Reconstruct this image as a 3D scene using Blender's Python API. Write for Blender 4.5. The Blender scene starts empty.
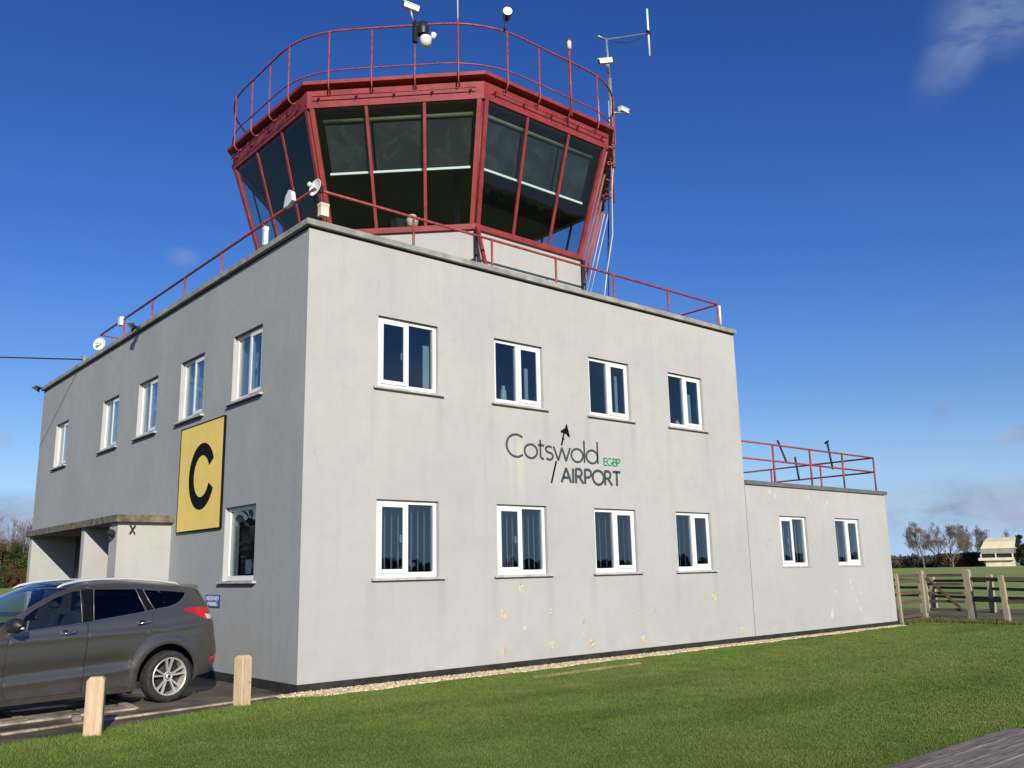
import bpy, math, random
import numpy as np
from mathutils import Vector, Matrix
from mathutils.geometry import delaunay_2d_cdt
random.seed(7)
rng = np.random.default_rng(7)
R = math.radians
scene = bpy.context.scene
COL = scene.collection

# ------------------------------------------------------------ camera
cam_d = bpy.data.cameras.new("camera")
cam = bpy.data.objects.new("camera", cam_d)
COL.objects.link(cam)
cr = Vector((0.75898104, -0.65077836, -0.02086394))
cu = Vector((-0.11849164, -0.16955938, 0.97837076))
cf = Vector((0.6402402, 0.74009266, 0.20580415))
m = Matrix.Identity(4)
for i in range(3):
    m[i][0] = cr[i]; m[i][1] = cu[i]; m[i][2] = -cf[i]
m[0][3], m[1][3], m[2][3] = -6.09419, -11.69655, 1.58529
cam.matrix_world = m
cam_d.sensor_width = 36.0
cam_d.lens = 892.11 / 1024 * 36.0
cam_d.clip_start = 0.1
cam_d.clip_end = 6000
scene.camera = cam

# ------------------------------------------------------------ light
SUN_EL, SUN_AZ = 22.5, 204.0          # azimuth from +Y towards +X
sd = bpy.data.lights.new("sun", 'SUN')
sd.energy = 5.0
sd.angle = R(0.53)
sd.color = (1.0, 0.92, 0.79)
sun = bpy.data.objects.new("sun", sd)
COL.objects.link(sun)
sdir = Vector((math.sin(R(SUN_AZ)) * math.cos(R(SUN_EL)), math.cos(R(SUN_AZ)) * math.cos(R(SUN_EL)), math.sin(R(SUN_EL))))
sun.rotation_euler = sdir.to_track_quat('Z', 'Y').to_euler()
sun.location = (-20, -40, 30)

world = bpy.data.worlds.new("World")
scene.world = world
world.use_nodes = True
wt = world.node_tree
for n in list(wt.nodes): wt.nodes.remove(n)


class NT:
    """small node-tree writer"""
    def __init__(s, t): s.t = t
    def n(s, kind, **kw):
        o = s.t.nodes.new(kind)
        for k, v in kw.items():
            if k == 'inp':
                for a, b in v.items():
                    if isinstance(b, bpy.types.NodeSocket): s.t.links.new(b, o.inputs[a])
                    else: o.inputs[a].default_value = b
            else: setattr(o, k, v)
        return o
    def math(s, op, a, b=None, c=None, clamp=False):
        inp = {0: a}
        if b is not None: inp[1] = b
        if c is not None: inp[2] = c
        return s.n('ShaderNodeMath', operation=op, use_clamp=clamp, inp=inp).outputs[0]
    def vmath(s, op, a, b=None):
        inp = {0: a}
        if b is not None: inp[1] = b
        o = s.n('ShaderNodeVectorMath', operation=op, inp=inp)
        return o.outputs['Value'] if op == 'DOT_PRODUCT' else o.outputs[0]
    def noise(s, vec, scale, detail=4, rough=.55, dist=0.0):
        return s.n('ShaderNodeTexNoise', inp={'Vector': vec, 'Scale': scale, 'Detail': detail, 'Roughness': rough, 'Distortion': dist}).outputs['Fac']
    def ramp(s, fac, stops):
        r = s.n('ShaderNodeValToRGB', inp={0: fac})
        e = r.color_ramp.elements
        while len(e) < len(stops): e.new(.5)
        for el, (p, c) in zip(e, stops):
            el.position = p
            el.color = c if len(c) == 4 else (*c, 1)
        return r.outputs[0]
    def mapr(s, v, a, b, c=0., d=1.):
        return s.n('ShaderNodeMapRange', interpolation_type='SMOOTHSTEP', inp={0: v, 1: a, 2: b, 3: c, 4: d}).outputs[0]
    def mix(s, f, a, b, kind='MIX'):
        return s.n('ShaderNodeMix', data_type='RGBA', blend_type=kind, inp={0: f, 6: a, 7: b}).outputs[2]
    def scalev(s, vec, x, y, z):
        return s.n('ShaderNodeMapping', inp={'Vector': vec, 'Scale': (x, y, z)}).outputs[0]


W = NT(wt)
sky = W.n('ShaderNodeTexSky', sky_type='NISHITA', sun_disc=False, sun_elevation=R(SUN_EL), sun_rotation=R(SUN_AZ),
          altitude=120, air_density=1.0, dust_density=0.25, ozone_density=3.0)
direction = W.n('ShaderNodeTexCoord').outputs['Generated']
sep = W.n('ShaderNodeSeparateXYZ', inp={0: direction})
dz = sep.outputs[2]
tint = W.ramp(W.mapr(dz, -.02, .62), [(0.0, (.92, .98, 1.12)), (.25, (.62, .82, 1.16)), (.55, (.41, .70, 1.24)), (1.0, (.28, .56, 1.14))])
skycol = W.mix(1.0, sky.outputs[0], tint, 'MULTIPLY')
# cloud field: noise over the sky dome, stretched flat towards the horizon
hor = W.scalev(direction, 1.0, 1.0, 4.0)
cn = W.noise(hor, 5.0, 8, .62, .4)
cn2 = W.noise(W.scalev(direction, 1.0, 1.0, 1.6), 7.0, 8, .6, .5)


def blob(d, e1, ra, rb):
    """elliptic patch of sky round direction d; e1 = the long axis"""
    d = Vector(d).normalized()
    e1 = Vector(e1); e1 = (e1 - d * e1.dot(d)).normalized()
    e2 = d.cross(e1)
    a = W.math('DIVIDE', W.vmath('DOT_PRODUCT', direction, tuple(e1)), ra)
    b = W.math('DIVIDE', W.vmath('DOT_PRODUCT', direction, tuple(e2)), rb)
    fr = W.math('GREATER_THAN', W.vmath('DOT_PRODUCT', direction, tuple(d)), 0.0)
    r = W.math('SQRT', W.math('ADD', W.math('MULTIPLY', a, a), W.math('MULTIPLY', b, b)))
    return W.math('MULTIPLY', W.mapr(r, 1.0, 0.15), fr)


UP = (0, 0, 1)
RT = (0.76, -0.65, 0)


def axis(px, py):
    return tuple(Vector(RT) * px + Vector(UP) * py)


wis = [  # direction, long axis, radii, amount
    ((0.826, 0.288, 0.485), axis(.75, 1.0), .085, .036, .45),
    ((0.832, 0.252, 0.500), axis(1.0, .35), .085, .055, .42),
    ((0.319, 0.889, 0.328), axis(1.0, -.2), .022, .014, .34),
    ((0.936, 0.330, 0.121), axis(1.0, .45), .050, .014, .75),
    ((0.909, 0.391, 0.146), axis(.5, 1.0), .028, .012, .30),
    ((0.926, 0.376, 0.050), axis(1.0, 0.0), .20, .042, 1.0),
    ((0.905, 0.420, 0.066), axis(1.0, 0.1), .050, .013, .75),
    ((0.200, 0.976, 0.055), axis(1.0, 0.0), .09, .042, 1.0),
    ((0.184, 0.974, 0.135), axis(1.0, 0.2), .020, .014, .35),
    ((0.70, -0.68, 0.30), axis(1.0, 0.1), .16, .05, .9),
    ((0.57, -0.80, 0.19), axis(1.0, 0.1), .09, .055, .95),
]
tot = None
for d, e, ra, rb, am in wis:
    b = W.math('MULTIPLY', blob(d, e, ra, rb), am)
    tot = b if tot is None else W.math('MAXIMUM', tot, b)
detail = W.mapr(W.noise(W.scalev(direction, 1.0, 1.0, 2.6), 11.0, 9, .62, .6), .34, .56)
clouds = W.math('MULTIPLY', tot, W.math('MULTIPLY_ADD', detail, .70, .30))
band = W.math('MULTIPLY', W.mapr(dz, .0, .03), W.mapr(dz, .17, .03))
bandc = W.math('MULTIPLY', W.math('MULTIPLY', band, W.mapr(cn, .56, .70)), .35)
cl = W.math('MAXIMUM', clouds, bandc, clamp=True)
ccol = W.mix(W.mapr(cn2, .38, .66), (2.0, 2.9, 4.9, 1), (4.1, 4.8, 6.6, 1))
hz = W.math('MULTIPLY', W.mapr(dz, .16, -.02), .80)
skyh = W.mix(hz, skycol, (3.3, 5.7, 9.6, 1))
allsky = W.mix(cl, skyh, ccol)
bg = W.n('ShaderNodeBackground', inp={'Color': allsky, 'Strength': 0.10})
wo = W.n('ShaderNodeOutputWorld', inp={0: bg.outputs[0]})

vs = scene.view_settings
vs.view_transform = 'Standard'
vs.look = 'None'
vs.exposure = 0.0
vs.gamma = 1.0
vs.use_curve_mapping = False
scene.render.engine = 'CYCLES'
scene.cycles.max_bounces = 8
scene.cycles.transparent_max_bounces = 16
scene.cycles.caustics_reflective = False
scene.cycles.caustics_refractive = False


# ------------------------------------------------------------ materials
def new_mat(name):
    mt = bpy.data.materials.new(name)
    mt.use_nodes = True
    t = mt.node_tree
    for n in list(t.nodes):
        if n.type != 'OUTPUT_MATERIAL': t.nodes.remove(n)
    out = next(n for n in t.nodes if n.type == 'OUTPUT_MATERIAL')
    return mt, NT(t), out


def principled(name, col, rough=.6, metal=0., var=.12, scale=3., bump=0., bscale=40., coat=0., spec=.5, col2=None, stretch=(1, 1, 1), detail=5):
    mt, N, out = new_mat(name)
    pos = N.n('ShaderNodeNewGeometry').outputs['Position']
    pv = N.scalev(pos, *stretch)
    nz = N.noise(pv, scale, detail)
    c2 = col2 if col2 else tuple(c * (1 - 2 * var) for c in col)
    c1 = col if col2 else tuple(min(1, c * (1 + var)) for c in col)
    c = N.mix(N.mapr(nz, .3, .7), (*c2, 1), (*c1, 1))
    inp = {'Base Color': c, 'Roughness': rough, 'Metallic': metal, 'Coat Weight': coat, 'Coat Roughness': .04, 'Specular IOR Level': spec}
    if bump:
        b = N.n('ShaderNodeBump', inp={'Strength': bump, 'Distance': .02, 'Height': N.noise(pv, bscale, 4)})
        inp['Normal'] = b.outputs[0]
    p = N.n('ShaderNodeBsdfPrincipled', inp=inp)
    N.t.links.new(p.outputs[0], out.inputs[0])
    return mt


def glass_mat(name, tint, refl=1.6, base=.02, dirt=0.0):
    mt, N, out = new_mat(name)
    fc = N.n('ShaderNodeLayerWeight', inp={'Blend': .5}).outputs['Facing']
    fr = N.math('MULTIPLY_ADD', N.math('POWER', fc, 5.0), .96, .04)
    fac = N.math('MULTIPLY_ADD', fr, refl, base, clamp=True)
    pos = N.n('ShaderNodeNewGeometry').outputs['Position']
    bmp = N.n('ShaderNodeBump', inp={'Strength': .03, 'Distance': .05, 'Height': N.noise(pos, 1.3, 2)}).outputs[0]
    tr = N.n('ShaderNodeBsdfTransparent', inp={'Color': (*tint, 1)})
    gl = N.n('ShaderNodeBsdfGlossy', inp={'Color': (1, 1, 1, 1), 'Roughness': 0.0, 'Normal': bmp})
    mx = N.n('ShaderNodeMixShader', inp={0: fac, 1: tr.outputs[0], 2: gl.outputs[0]})
    if dirt:
        df = N.n('ShaderNodeBsdfDiffuse', inp={'Color': (.5, .5, .48, 1)})
        mx = N.n('ShaderNodeMixShader', inp={0: N.math('MULTIPLY', N.noise(pos, 3.0, 5), dirt), 1: mx.outputs[0], 2: df.outputs[0]})
    N.t.links.new(mx.outputs[0], out.inputs[0])
    return mt


def wall_material(name="painted_render", k=1.0, marks=False):
    mt, N, out = new_mat(name)
    pos = N.n('ShaderNodeNewGeometry').outputs['Position']
    big = N.noise(pos, .55, 5, .6)
    blot = N.noise(pos, 2.6, 6, .62, .3)
    streak = N.noise(N.scalev(pos, 5.5, 5.5, .28), 1.0, 5, .6)
    fine = N.noise(pos, 22., 5, .7)
    z = N.n('ShaderNodeSeparateXYZ', inp={0: pos}).outputs[2]
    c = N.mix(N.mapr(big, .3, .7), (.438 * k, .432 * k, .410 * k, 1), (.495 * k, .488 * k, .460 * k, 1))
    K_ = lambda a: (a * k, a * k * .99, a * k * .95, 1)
    c = N.mix(N.math('MULTIPLY', N.mapr(blot, .45, .72), .35), c, K_(.395))
    c = N.mix(N.math('MULTIPLY', N.mapr(streak, .52, .70), .25), c, K_(.375))
    c = N.mix(N.math('MULTIPLY', N.mapr(streak, .42, .28), .25), c, K_(.55))
    c = N.mix(N.math('MULTIPLY', N.mapr(z, 3.2, 1.2), .45), c, (.415 * k, .413 * k, .405 * k, 1))
    c = N.mix(N.math('MULTIPLY', N.math('MULTIPLY', N.mapr(z, .9, .1), N.mapr(blot, .35, .6)), .3), c, K_(.36))
    c = N.mix(N.math('MULTIPLY', N.mapr(fine, .55, .75), .14), c, K_(.35))
    if marks:      # run-off streaks under the sill ends, and an old pale run below the lettering
        x = N.n('ShaderNodeSeparateXYZ', inp={0: pos}).outputs[0]
        D = None
        for xe in (1.17, 2.46, 3.55, 4.82, 5.90, 7.18, 8.27, 9.53):
            dd = N.math('ABSOLUTE', N.math('SUBTRACT', x, xe)); D = dd if D is None else N.math('MINIMUM', D, dd)
        run = N.mapr(N.math('ADD', D, N.math('MULTIPLY', N.math('SUBTRACT', streak, .5), .22)), .13, .01)
        zf = N.math('ADD', N.math('MULTIPLY', N.mapr(z, 4.46, 4.40), N.mapr(z, 3.2, 4.3)), N.math('MULTIPLY', N.mapr(z, 1.52, 1.46), N.mapr(z, .3, 1.4)))
        c = N.mix(N.math('MULTIPLY', N.math('MULTIPLY', run, zf), .27), c, K_(.31))
        px = N.math('ADD', x, N.math('MULTIPLY', N.math('SUBTRACT', N.noise(pos, 3.0, 3), .5), .12))
        a1 = N.math('MULTIPLY', N.mapr(px, 4.08, 4.13), N.mapr(px, 4.30, 4.22)); a2 = N.math('MULTIPLY', N.mapr(px, 3.90, 3.93), N.mapr(px, 4.02, 3.97))
        pz = N.math('MULTIPLY', N.mapr(z, 4.0, 3.8), N.mapr(z, 2.5, 3.3))
        c = N.mix(N.math('MULTIPLY', N.math('MULTIPLY', N.math('MAXIMUM', a1, N.math('MULTIPLY', a2, .6)), pz), .55), c, (.58, .55, .45, 1))
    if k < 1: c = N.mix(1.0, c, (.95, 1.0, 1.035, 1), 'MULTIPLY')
    # hairline cracks
    vo = N.n('ShaderNodeTexVoronoi', feature='DISTANCE_TO_EDGE', inp={'Vector': N.vmath('ADD', pos, N.n('ShaderNodeTexNoise', inp={'Vector': pos, 'Scale': 1.5, 'Detail': 4}).outputs['Color']), 'Scale': .38}).outputs['Distance']
    crack = N.math('MULTIPLY', N.mapr(vo, .006, .0015), N.mapr(blot, .5, .62))
    c = N.mix(N.math('MULTIPLY', crack, .12), c, (.22, .22, .21, 1))
    bh = N.math('ADD', N.math('MULTIPLY', N.noise(pos, 70., 4, .6), .5), N.math('MULTIPLY', N.noise(pos, 6., 4), 1.0))
    b = N.n('ShaderNodeBump', inp={'Strength': .22, 'Distance': .025, 'Height': bh})
    p = N.n('ShaderNodeBsdfPrincipled', inp={'Base Color': c, 'Roughness': .88, 'Specular IOR Level': .25, 'Normal': b.outputs[0]})
    N.t.links.new(p.outputs[0], out.inputs[0])
    return mt


def grass_material(name, blade=False):
    mt, N, out = new_mat(name)
    pos = N.n('ShaderNodeNewGeometry').outputs['Position']
    big = N.noise(pos, .28, 5, .6)
    mid = N.noise(pos, 1.7, 5, .65)
    fine = N.noise(pos, 60., 3, .8)
    c = N.mix(N.mapr(mid, .3, .7), (.104, .168, .024, 1), (.150, .220, .040, 1))
    c = N.mix(N.math('MULTIPLY', N.mapr(big, .48, .68), .5), c, (.165, .200, .050, 1))
    wide = N.noise(N.scalev(pos, .35, 1.1, 1), .55, 4, .6)
    c = N.mix(N.math('MULTIPLY', N.mapr(wide, .52, .38), .45), c, (.058, .110, .014, 1))
    tiny = N.noise(pos, 14., 3, .8)
    c = N.mix(N.math('MULTIPLY', N.mapr(tiny, .55, .8), .4), c, (.20, .22, .07, 1))
    c = N.mix(N.math('MULTIPLY', N.mapr(fine, .45, .85), .55), c, (.17, .18, .06, 1))
    c = N.mix(N.math('MULTIPLY', N.mapr(fine, .50, .25), .55), c, (.035, .070, .012, 1))
    inp = {'Base Color': c, 'Roughness': .65 if blade else .9, 'Specular IOR Level': .3 if blade else .1}
    if not blade:
        inp['Normal'] = N.n('ShaderNodeBump', inp={'Strength': .6, 'Distance': .03, 'Height': N.noise(pos, 45., 4, .7)}).outputs[0]
    p = N.n('ShaderNodeBsdfPrincipled', inp=inp)
    N.t.links.new(p.outputs[0], out.inputs[0])
    return mt


def field_material():
    mt, N, out = new_mat("airfield_grass")
    pos = N.n('ShaderNodeNewGeometry').outputs['Position']
    big = N.noise(pos, .02, 6, .6)
    mid = N.noise(pos, .25, 6, .7)
    fine = N.noise(pos, 9., 4, .7)
    c = N.mix(N.mapr(big, .35, .65), (.25, .33, .085, 1), (.33, .39, .13, 1))
    c = N.mix(N.math('MULTIPLY', N.mapr(mid, .45, .7), .5), c, (.33, .32, .15, 1))
    c = N.mix(N.math('MULTIPLY', N.mapr(fine, .5, .3), .3), c, (.09, .12, .03, 1))
    b = N.n('ShaderNodeBump', inp={'Strength': .8, 'Distance': .08, 'Height': fine})
    p = N.n('ShaderNodeBsdfPrincipled', inp={'Base Color': c, 'Roughness': .95, 'Specular IOR Level': .05, 'Normal': b.outputs[0]})
    N.t.links.new(p.outputs[0], out.inputs[0])
    return mt


def wet_paving():
    mt, N, out = new_mat("damp_paving")
    pos = N.n('ShaderNodeNewGeometry').outputs['Position']
    a = N.noise(pos, .9, 6, .6, .4)
    f = N.noise(pos, 35., 4, .7)
    wet = N.mapr(a, .60, .42)
    c = N.mix(N.mapr(f, .3, .75), (.085, .068, .045, 1), (.22, .18, .125, 1))
    c = N.mix(N.math('MULTIPLY', wet, .8), c, (.036, .027, .017, 1))
    ro = N.math('MULTIPLY_ADD', wet, -.48, .88)
    b = N.n('ShaderNodeBump', inp={'Strength': .35, 'Distance': .01, 'Height': f})
    p = N.n('ShaderNodeBsdfPrincipled', inp={'Base Color': c, 'Roughness': ro, 'Normal': b.outputs[0]})
    N.t.links.new(p.outputs[0], out.inputs[0])
    return mt


def wood_mat(name, c1, c2, rough=.85, stretch=(1, 12, 12), scale=2.5, knots=True):
    mt, N, out = new_mat(name)
    tc = N.n('ShaderNodeTexCoord').outputs['Object']
    g = N.noise(N.scalev(tc, *stretch), scale, 6, .65, .6)
    big = N.noise(tc, 1.4, 4)
    c = N.mix(N.mapr(g, .3, .7), (*c1, 1), (*c2, 1))
    c = N.mix(N.math('MULTIPLY', N.mapr(big, .5, .7), .3), c, tuple(x * .6 for x in c1) + (1,))
    if knots:
        v = N.n('ShaderNodeTexVoronoi', inp={'Vector': tc, 'Scale': 4.0}).outputs['Distance']
        c = N.mix(N.math('MULTIPLY', N.mapr(v, .09, .04), .6), c, (.10, .05, .025, 1))
    b = N.n('ShaderNodeBump', inp={'Strength': .4, 'Distance': .01, 'Height': g})
    p = N.n('ShaderNodeBsdfPrincipled', inp={'Base Color': c, 'Roughness': rough, 'Specular IOR Level': .2, 'Normal': b.outputs[0]})
    N.t.links.new(p.outputs[0], out.inputs[0])
    return mt


def leaf_mat(name, c1, c2, scale=.6):
    mt, N, out = new_mat(name)
    pos = N.n('ShaderNodeNewGeometry').outputs['Position']
    c = N.mix(N.mapr(N.noise(pos, scale, 5, .7), .35, .65), (*c1, 1), (*c2, 1))
    p = N.n('ShaderNodeBsdfPrincipled', inp={'Base Color': c, 'Roughness': .8, 'Specular IOR Level': .15})
    N.t.links.new(p.outputs[0], out.inputs[0])
    return mt


def car_paint():
    mt, N, out = new_mat("metallic_grey_paint")
    pos = N.n('ShaderNodeTexCoord').outputs['Object']
    z = N.n('ShaderNodeSeparateXYZ', inp={0: pos}).outputs[2]
    fl = N.noise(pos, 900., 2)
    c = N.mix(fl, (.150, .135, .116, 1), (.240, .218, .188, 1))
    dirt = N.math('MULTIPLY', N.mapr(z, .62, .22), N.mapr(N.noise(pos, 5., 6, .7), .3, .7))
    c = N.mix(N.math('MULTIPLY', dirt, .55), c, (.13, .115, .09, 1))
    p = N.n('ShaderNodeBsdfPrincipled', inp={'Base Color': c, 'Metallic': .82, 'Roughness': N.math('MULTIPLY_ADD', dirt, .25, .36), 'Coat Weight': .5, 'Coat Roughness': .06})
    N.t.links.new(p.outputs[0], out.inputs[0])
    return mt


M = dict(
    wall=wall_material(),
    frontwall=wall_material("front_render", 1.0, True),
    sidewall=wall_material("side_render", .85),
    coping=principled("coping_stone", (.34, .33, .30), .85, var=.15, scale=4, bump=.2),
    plinth=principled("black_plinth_paint", (.022, .021, .020), .85, var=.3, scale=4, bump=.2),
    red=principled("red_paint", (.285, .036, .036), .5, var=.12, scale=5, bump=.05, bscale=60),
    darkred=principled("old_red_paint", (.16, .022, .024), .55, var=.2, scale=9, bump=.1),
    railred=principled("faded_red_paint", (.36, .060, .060), .5, var=.2, scale=14),
    roof=principled("roof_felt", (.10, .10, .10), .9, var=.2, scale=3),
    white=principled("white_plastic", (.80, .80, .79), .35, var=.02, scale=6),
    cream=principled("cream_plastic", (.70, .64, .46), .5, var=.05),
    sill=principled("painted_sill", (.50, .49, .45), .8, var=.12, scale=8),
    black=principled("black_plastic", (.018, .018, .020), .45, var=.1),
    gloss=principled("gloss_black", (.008, .008, .009), .35, spec=.15, var=.05),
    rubber=principled("tyre_rubber", (.030, .028, .026), .85, var=.25, scale=20),
    alloy=principled("alloy_rim", (.80, .76, .70), .35, metal=.6, var=.05, scale=8),
    chrome=principled("chrome_trim", (.75, .75, .76), .15, metal=1., var=.02),
    satin=principled("silver_roof_rail", (.78, .79, .80), .3, metal=.35, var=.02),
    steel=principled("galvanised_steel", (.42, .42, .41), .45, metal=.6, var=.15, scale=20),
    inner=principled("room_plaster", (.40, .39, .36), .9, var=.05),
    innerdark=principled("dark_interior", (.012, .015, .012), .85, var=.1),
    desk=principled("dark_desk", (.02, .02, .02), .6, var=.1),
    blind=principled("blind_fabric", (.60, .68, .68), .8, var=.06, scale=10),
    darkblind=principled("dark_green_blind", (.06, .075, .06), .8, var=.3, scale=9),
    curtain=principled("pale_blind", (.70, .74, .74), .8, var=.04),
    lamp=principled("white_lamp_bar", (.85, .88, .86), .3, var=.01),
    glass=glass_mat("window_glass", (.66, .74, .78), 1.5, .02),
    cabglass=glass_mat("tinted_cab_glass", (.88, .92, .91), .42, .0, .004),
    carglass=glass_mat("car_side_glass", (.66, .74, .74), .9, .02),
    privacy=glass_mat("privacy_glass", (.05, .055, .06), .8, .0),
    paint=car_paint(),
    taillight=principled("red_lens", (.55, .015, .012), .15, var=.1, coat=1),
    clearlens=principled("clear_lens", (.70, .66, .64), .15, var=.05, coat=1),
    seat=principled("seat_cloth", (.018, .021, .025), .9, var=.2),
    yellow=principled("yellow_board", (1.0, .72, .17), .6, var=.03, scale=3),
    letter=principled("grey_lettering", (.062, .070, .078), .5, var=.05),
    black2=principled("black_lettering", (.010, .010, .010), .9, spec=.08, var=.05),
    green=principled("green_lettering", (.02, .30, .10), .5, var=.05),
    blue=principled("blue_sign", (.015, .075, .32), .35, var=.05),
    whitepaint=principled("white_lettering", (.75, .77, .80), .5, var=.02),
    cable=principled("cable", (.03, .03, .03), .7, var=.1),
    greycable=principled("grey_cable", (.50, .52, .54), .6, var=.1),
    canopy=principled("mossy_concrete", (.22, .20, .15), .95, var=.3, scale=6, bump=.5, bscale=25, col2=(.085, .075, .04)),
    lawn=grass_material("lawn_soil_grass"),
    blade=grass_material("lawn_blades", True),
    field=field_material(),
    rough_grass=principled("dry_verge_grass", (.20, .17, .07), .95, var=.3, scale=6, col2=(.10, .11, .035)),
    drive=wet_paving(),
    kerb=principled("pale_kerb_stone", (.44, .37, .27), .9, var=.3, scale=4, bump=.4, bscale=30),
    slab=principled("concrete_slab", (.30, .245, .185), .85, var=.3, scale=4, bump=.3, bscale=40),
    gravel=principled("buff_gravel", (.72, .58, .37), .9, var=.35, scale=28),
    porchshade=principled("dark_porch_shade", (.05, .05, .052), .5, var=.1),
    rusty=principled("rusty_iron", (.07, .035, .02), .9, var=.3, scale=30),
    roller=principled("olive_roller", (.12, .12, .08), .7),
    straw=principled("straw", (.42, .34, .17), .95, var=.2),
    road=principled("taxiway", (.17, .14, .105), 1.0, spec=.05, var=.15, scale=1.5, bump=.2),
    bollard=wood_mat("new_pine", (.50, .36, .22), (.68, .52, .34), stretch=(9, 9, 1.2), scale=3),
    oldwood=wood_mat("weathered_timber", (.29, .24, .16), (.48, .41, .29), stretch=(9, 9, 1.2), scale=3, knots=False),
    railwood=wood_mat("weathered_rails", (.075, .058, .040), (.16, .125, .085), stretch=(5, 1, 9), scale=3, knots=False),
    deck=wood_mat("weathered_deck", (.135, .108, .092), (.31, .265, .23), stretch=(1.2, 14, 14), scale=3),
    bark=principled("winter_bark", (.13, .11, .09), .95, var=.3, scale=2),
    twig=principled("winter_twigs", (.24, .19, .165), .95, var=.3, scale=.5),
    evergreen=leaf_mat("evergreen_leaves", (.022, .040, .012), (.065, .085, .025)),
    olive=leaf_mat("ivy_leaves", (.055, .060, .018), (.13, .12, .045)),
    rust=leaf_mat("rust_leaves", (.085, .045, .022), (.15, .080, .040)),
    conifer=leaf_mat("conifer_needles", (.012, .022, .012), (.035, .050, .022)),
    hedge=leaf_mat("winter_hedge", (.07, .055, .035), (.16, .12, .075), .3),
    farwood=leaf_mat("distant_wood", (.05, .06, .05), (.09, .09, .07), .05),
    barnroof=principled("cream_sheet_roof", (.74, .66, .42), .6, var=.05, scale=.5),
    barnwall=principled("cream_block_wall", (.70, .64, .48), .85, var=.08, scale=.5),
    barngrey=principled("grey_cladding", (.32, .28, .24), .8, var=.08, scale=.5),
    flake=principled("bare_yellow_patch", (.60, .50, .33), .9, var=.22, scale=14, bump=.05),
    flakewhite=principled("bare_white_patch", (.55, .545, .51), .9, var=.05, scale=30, bump=.05),
)


def filmmat():
    mt, N, out = new_mat("smoked_film_blind")
    pos = N.n('ShaderNodeNewGeometry').outputs['Position']
    nz = N.noise(pos, 1.6, 6, .65, 1.2)
    c = N.mix(N.mapr(nz, .42, .62), (.026, .034, .042, 1), (.052, .064, .072, 1))
    b = N.n('ShaderNodeBump', inp={'Strength': .15, 'Distance': .05, 'Height': N.noise(pos, 1.1, 3)}).outputs[0]
    p = N.n('ShaderNodeBsdfPrincipled', inp={'Base Color': c, 'Roughness': .25, 'Normal': b})
    tr = N.n('ShaderNodeBsdfTransparent', inp={'Color': (.25, .28, .27, 1)})
    mx = N.n('ShaderNodeMixShader', inp={0: .30, 1: p.outputs[0], 2: tr.outputs[0]})
    N.t.links.new(mx.outputs[0], out.inputs[0])
    return mt


M['film'] = filmmat()

# ------------------------------------------------------------ mesh helpers
BASE = {}


def cornered(pts, e=.02):
    """repeat the corner points so that a tube keeps its round section along each straight run"""
    P_ = [Vector(q) for q in pts]; out = [P_[0]]
    for i in range(1, len(P_) - 1):
        out += [P_[i] + (P_[i - 1] - P_[i]).normalized() * e, P_[i] + (P_[i + 1] - P_[i]).normalized() * e]
    return out + [P_[-1]]


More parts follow.
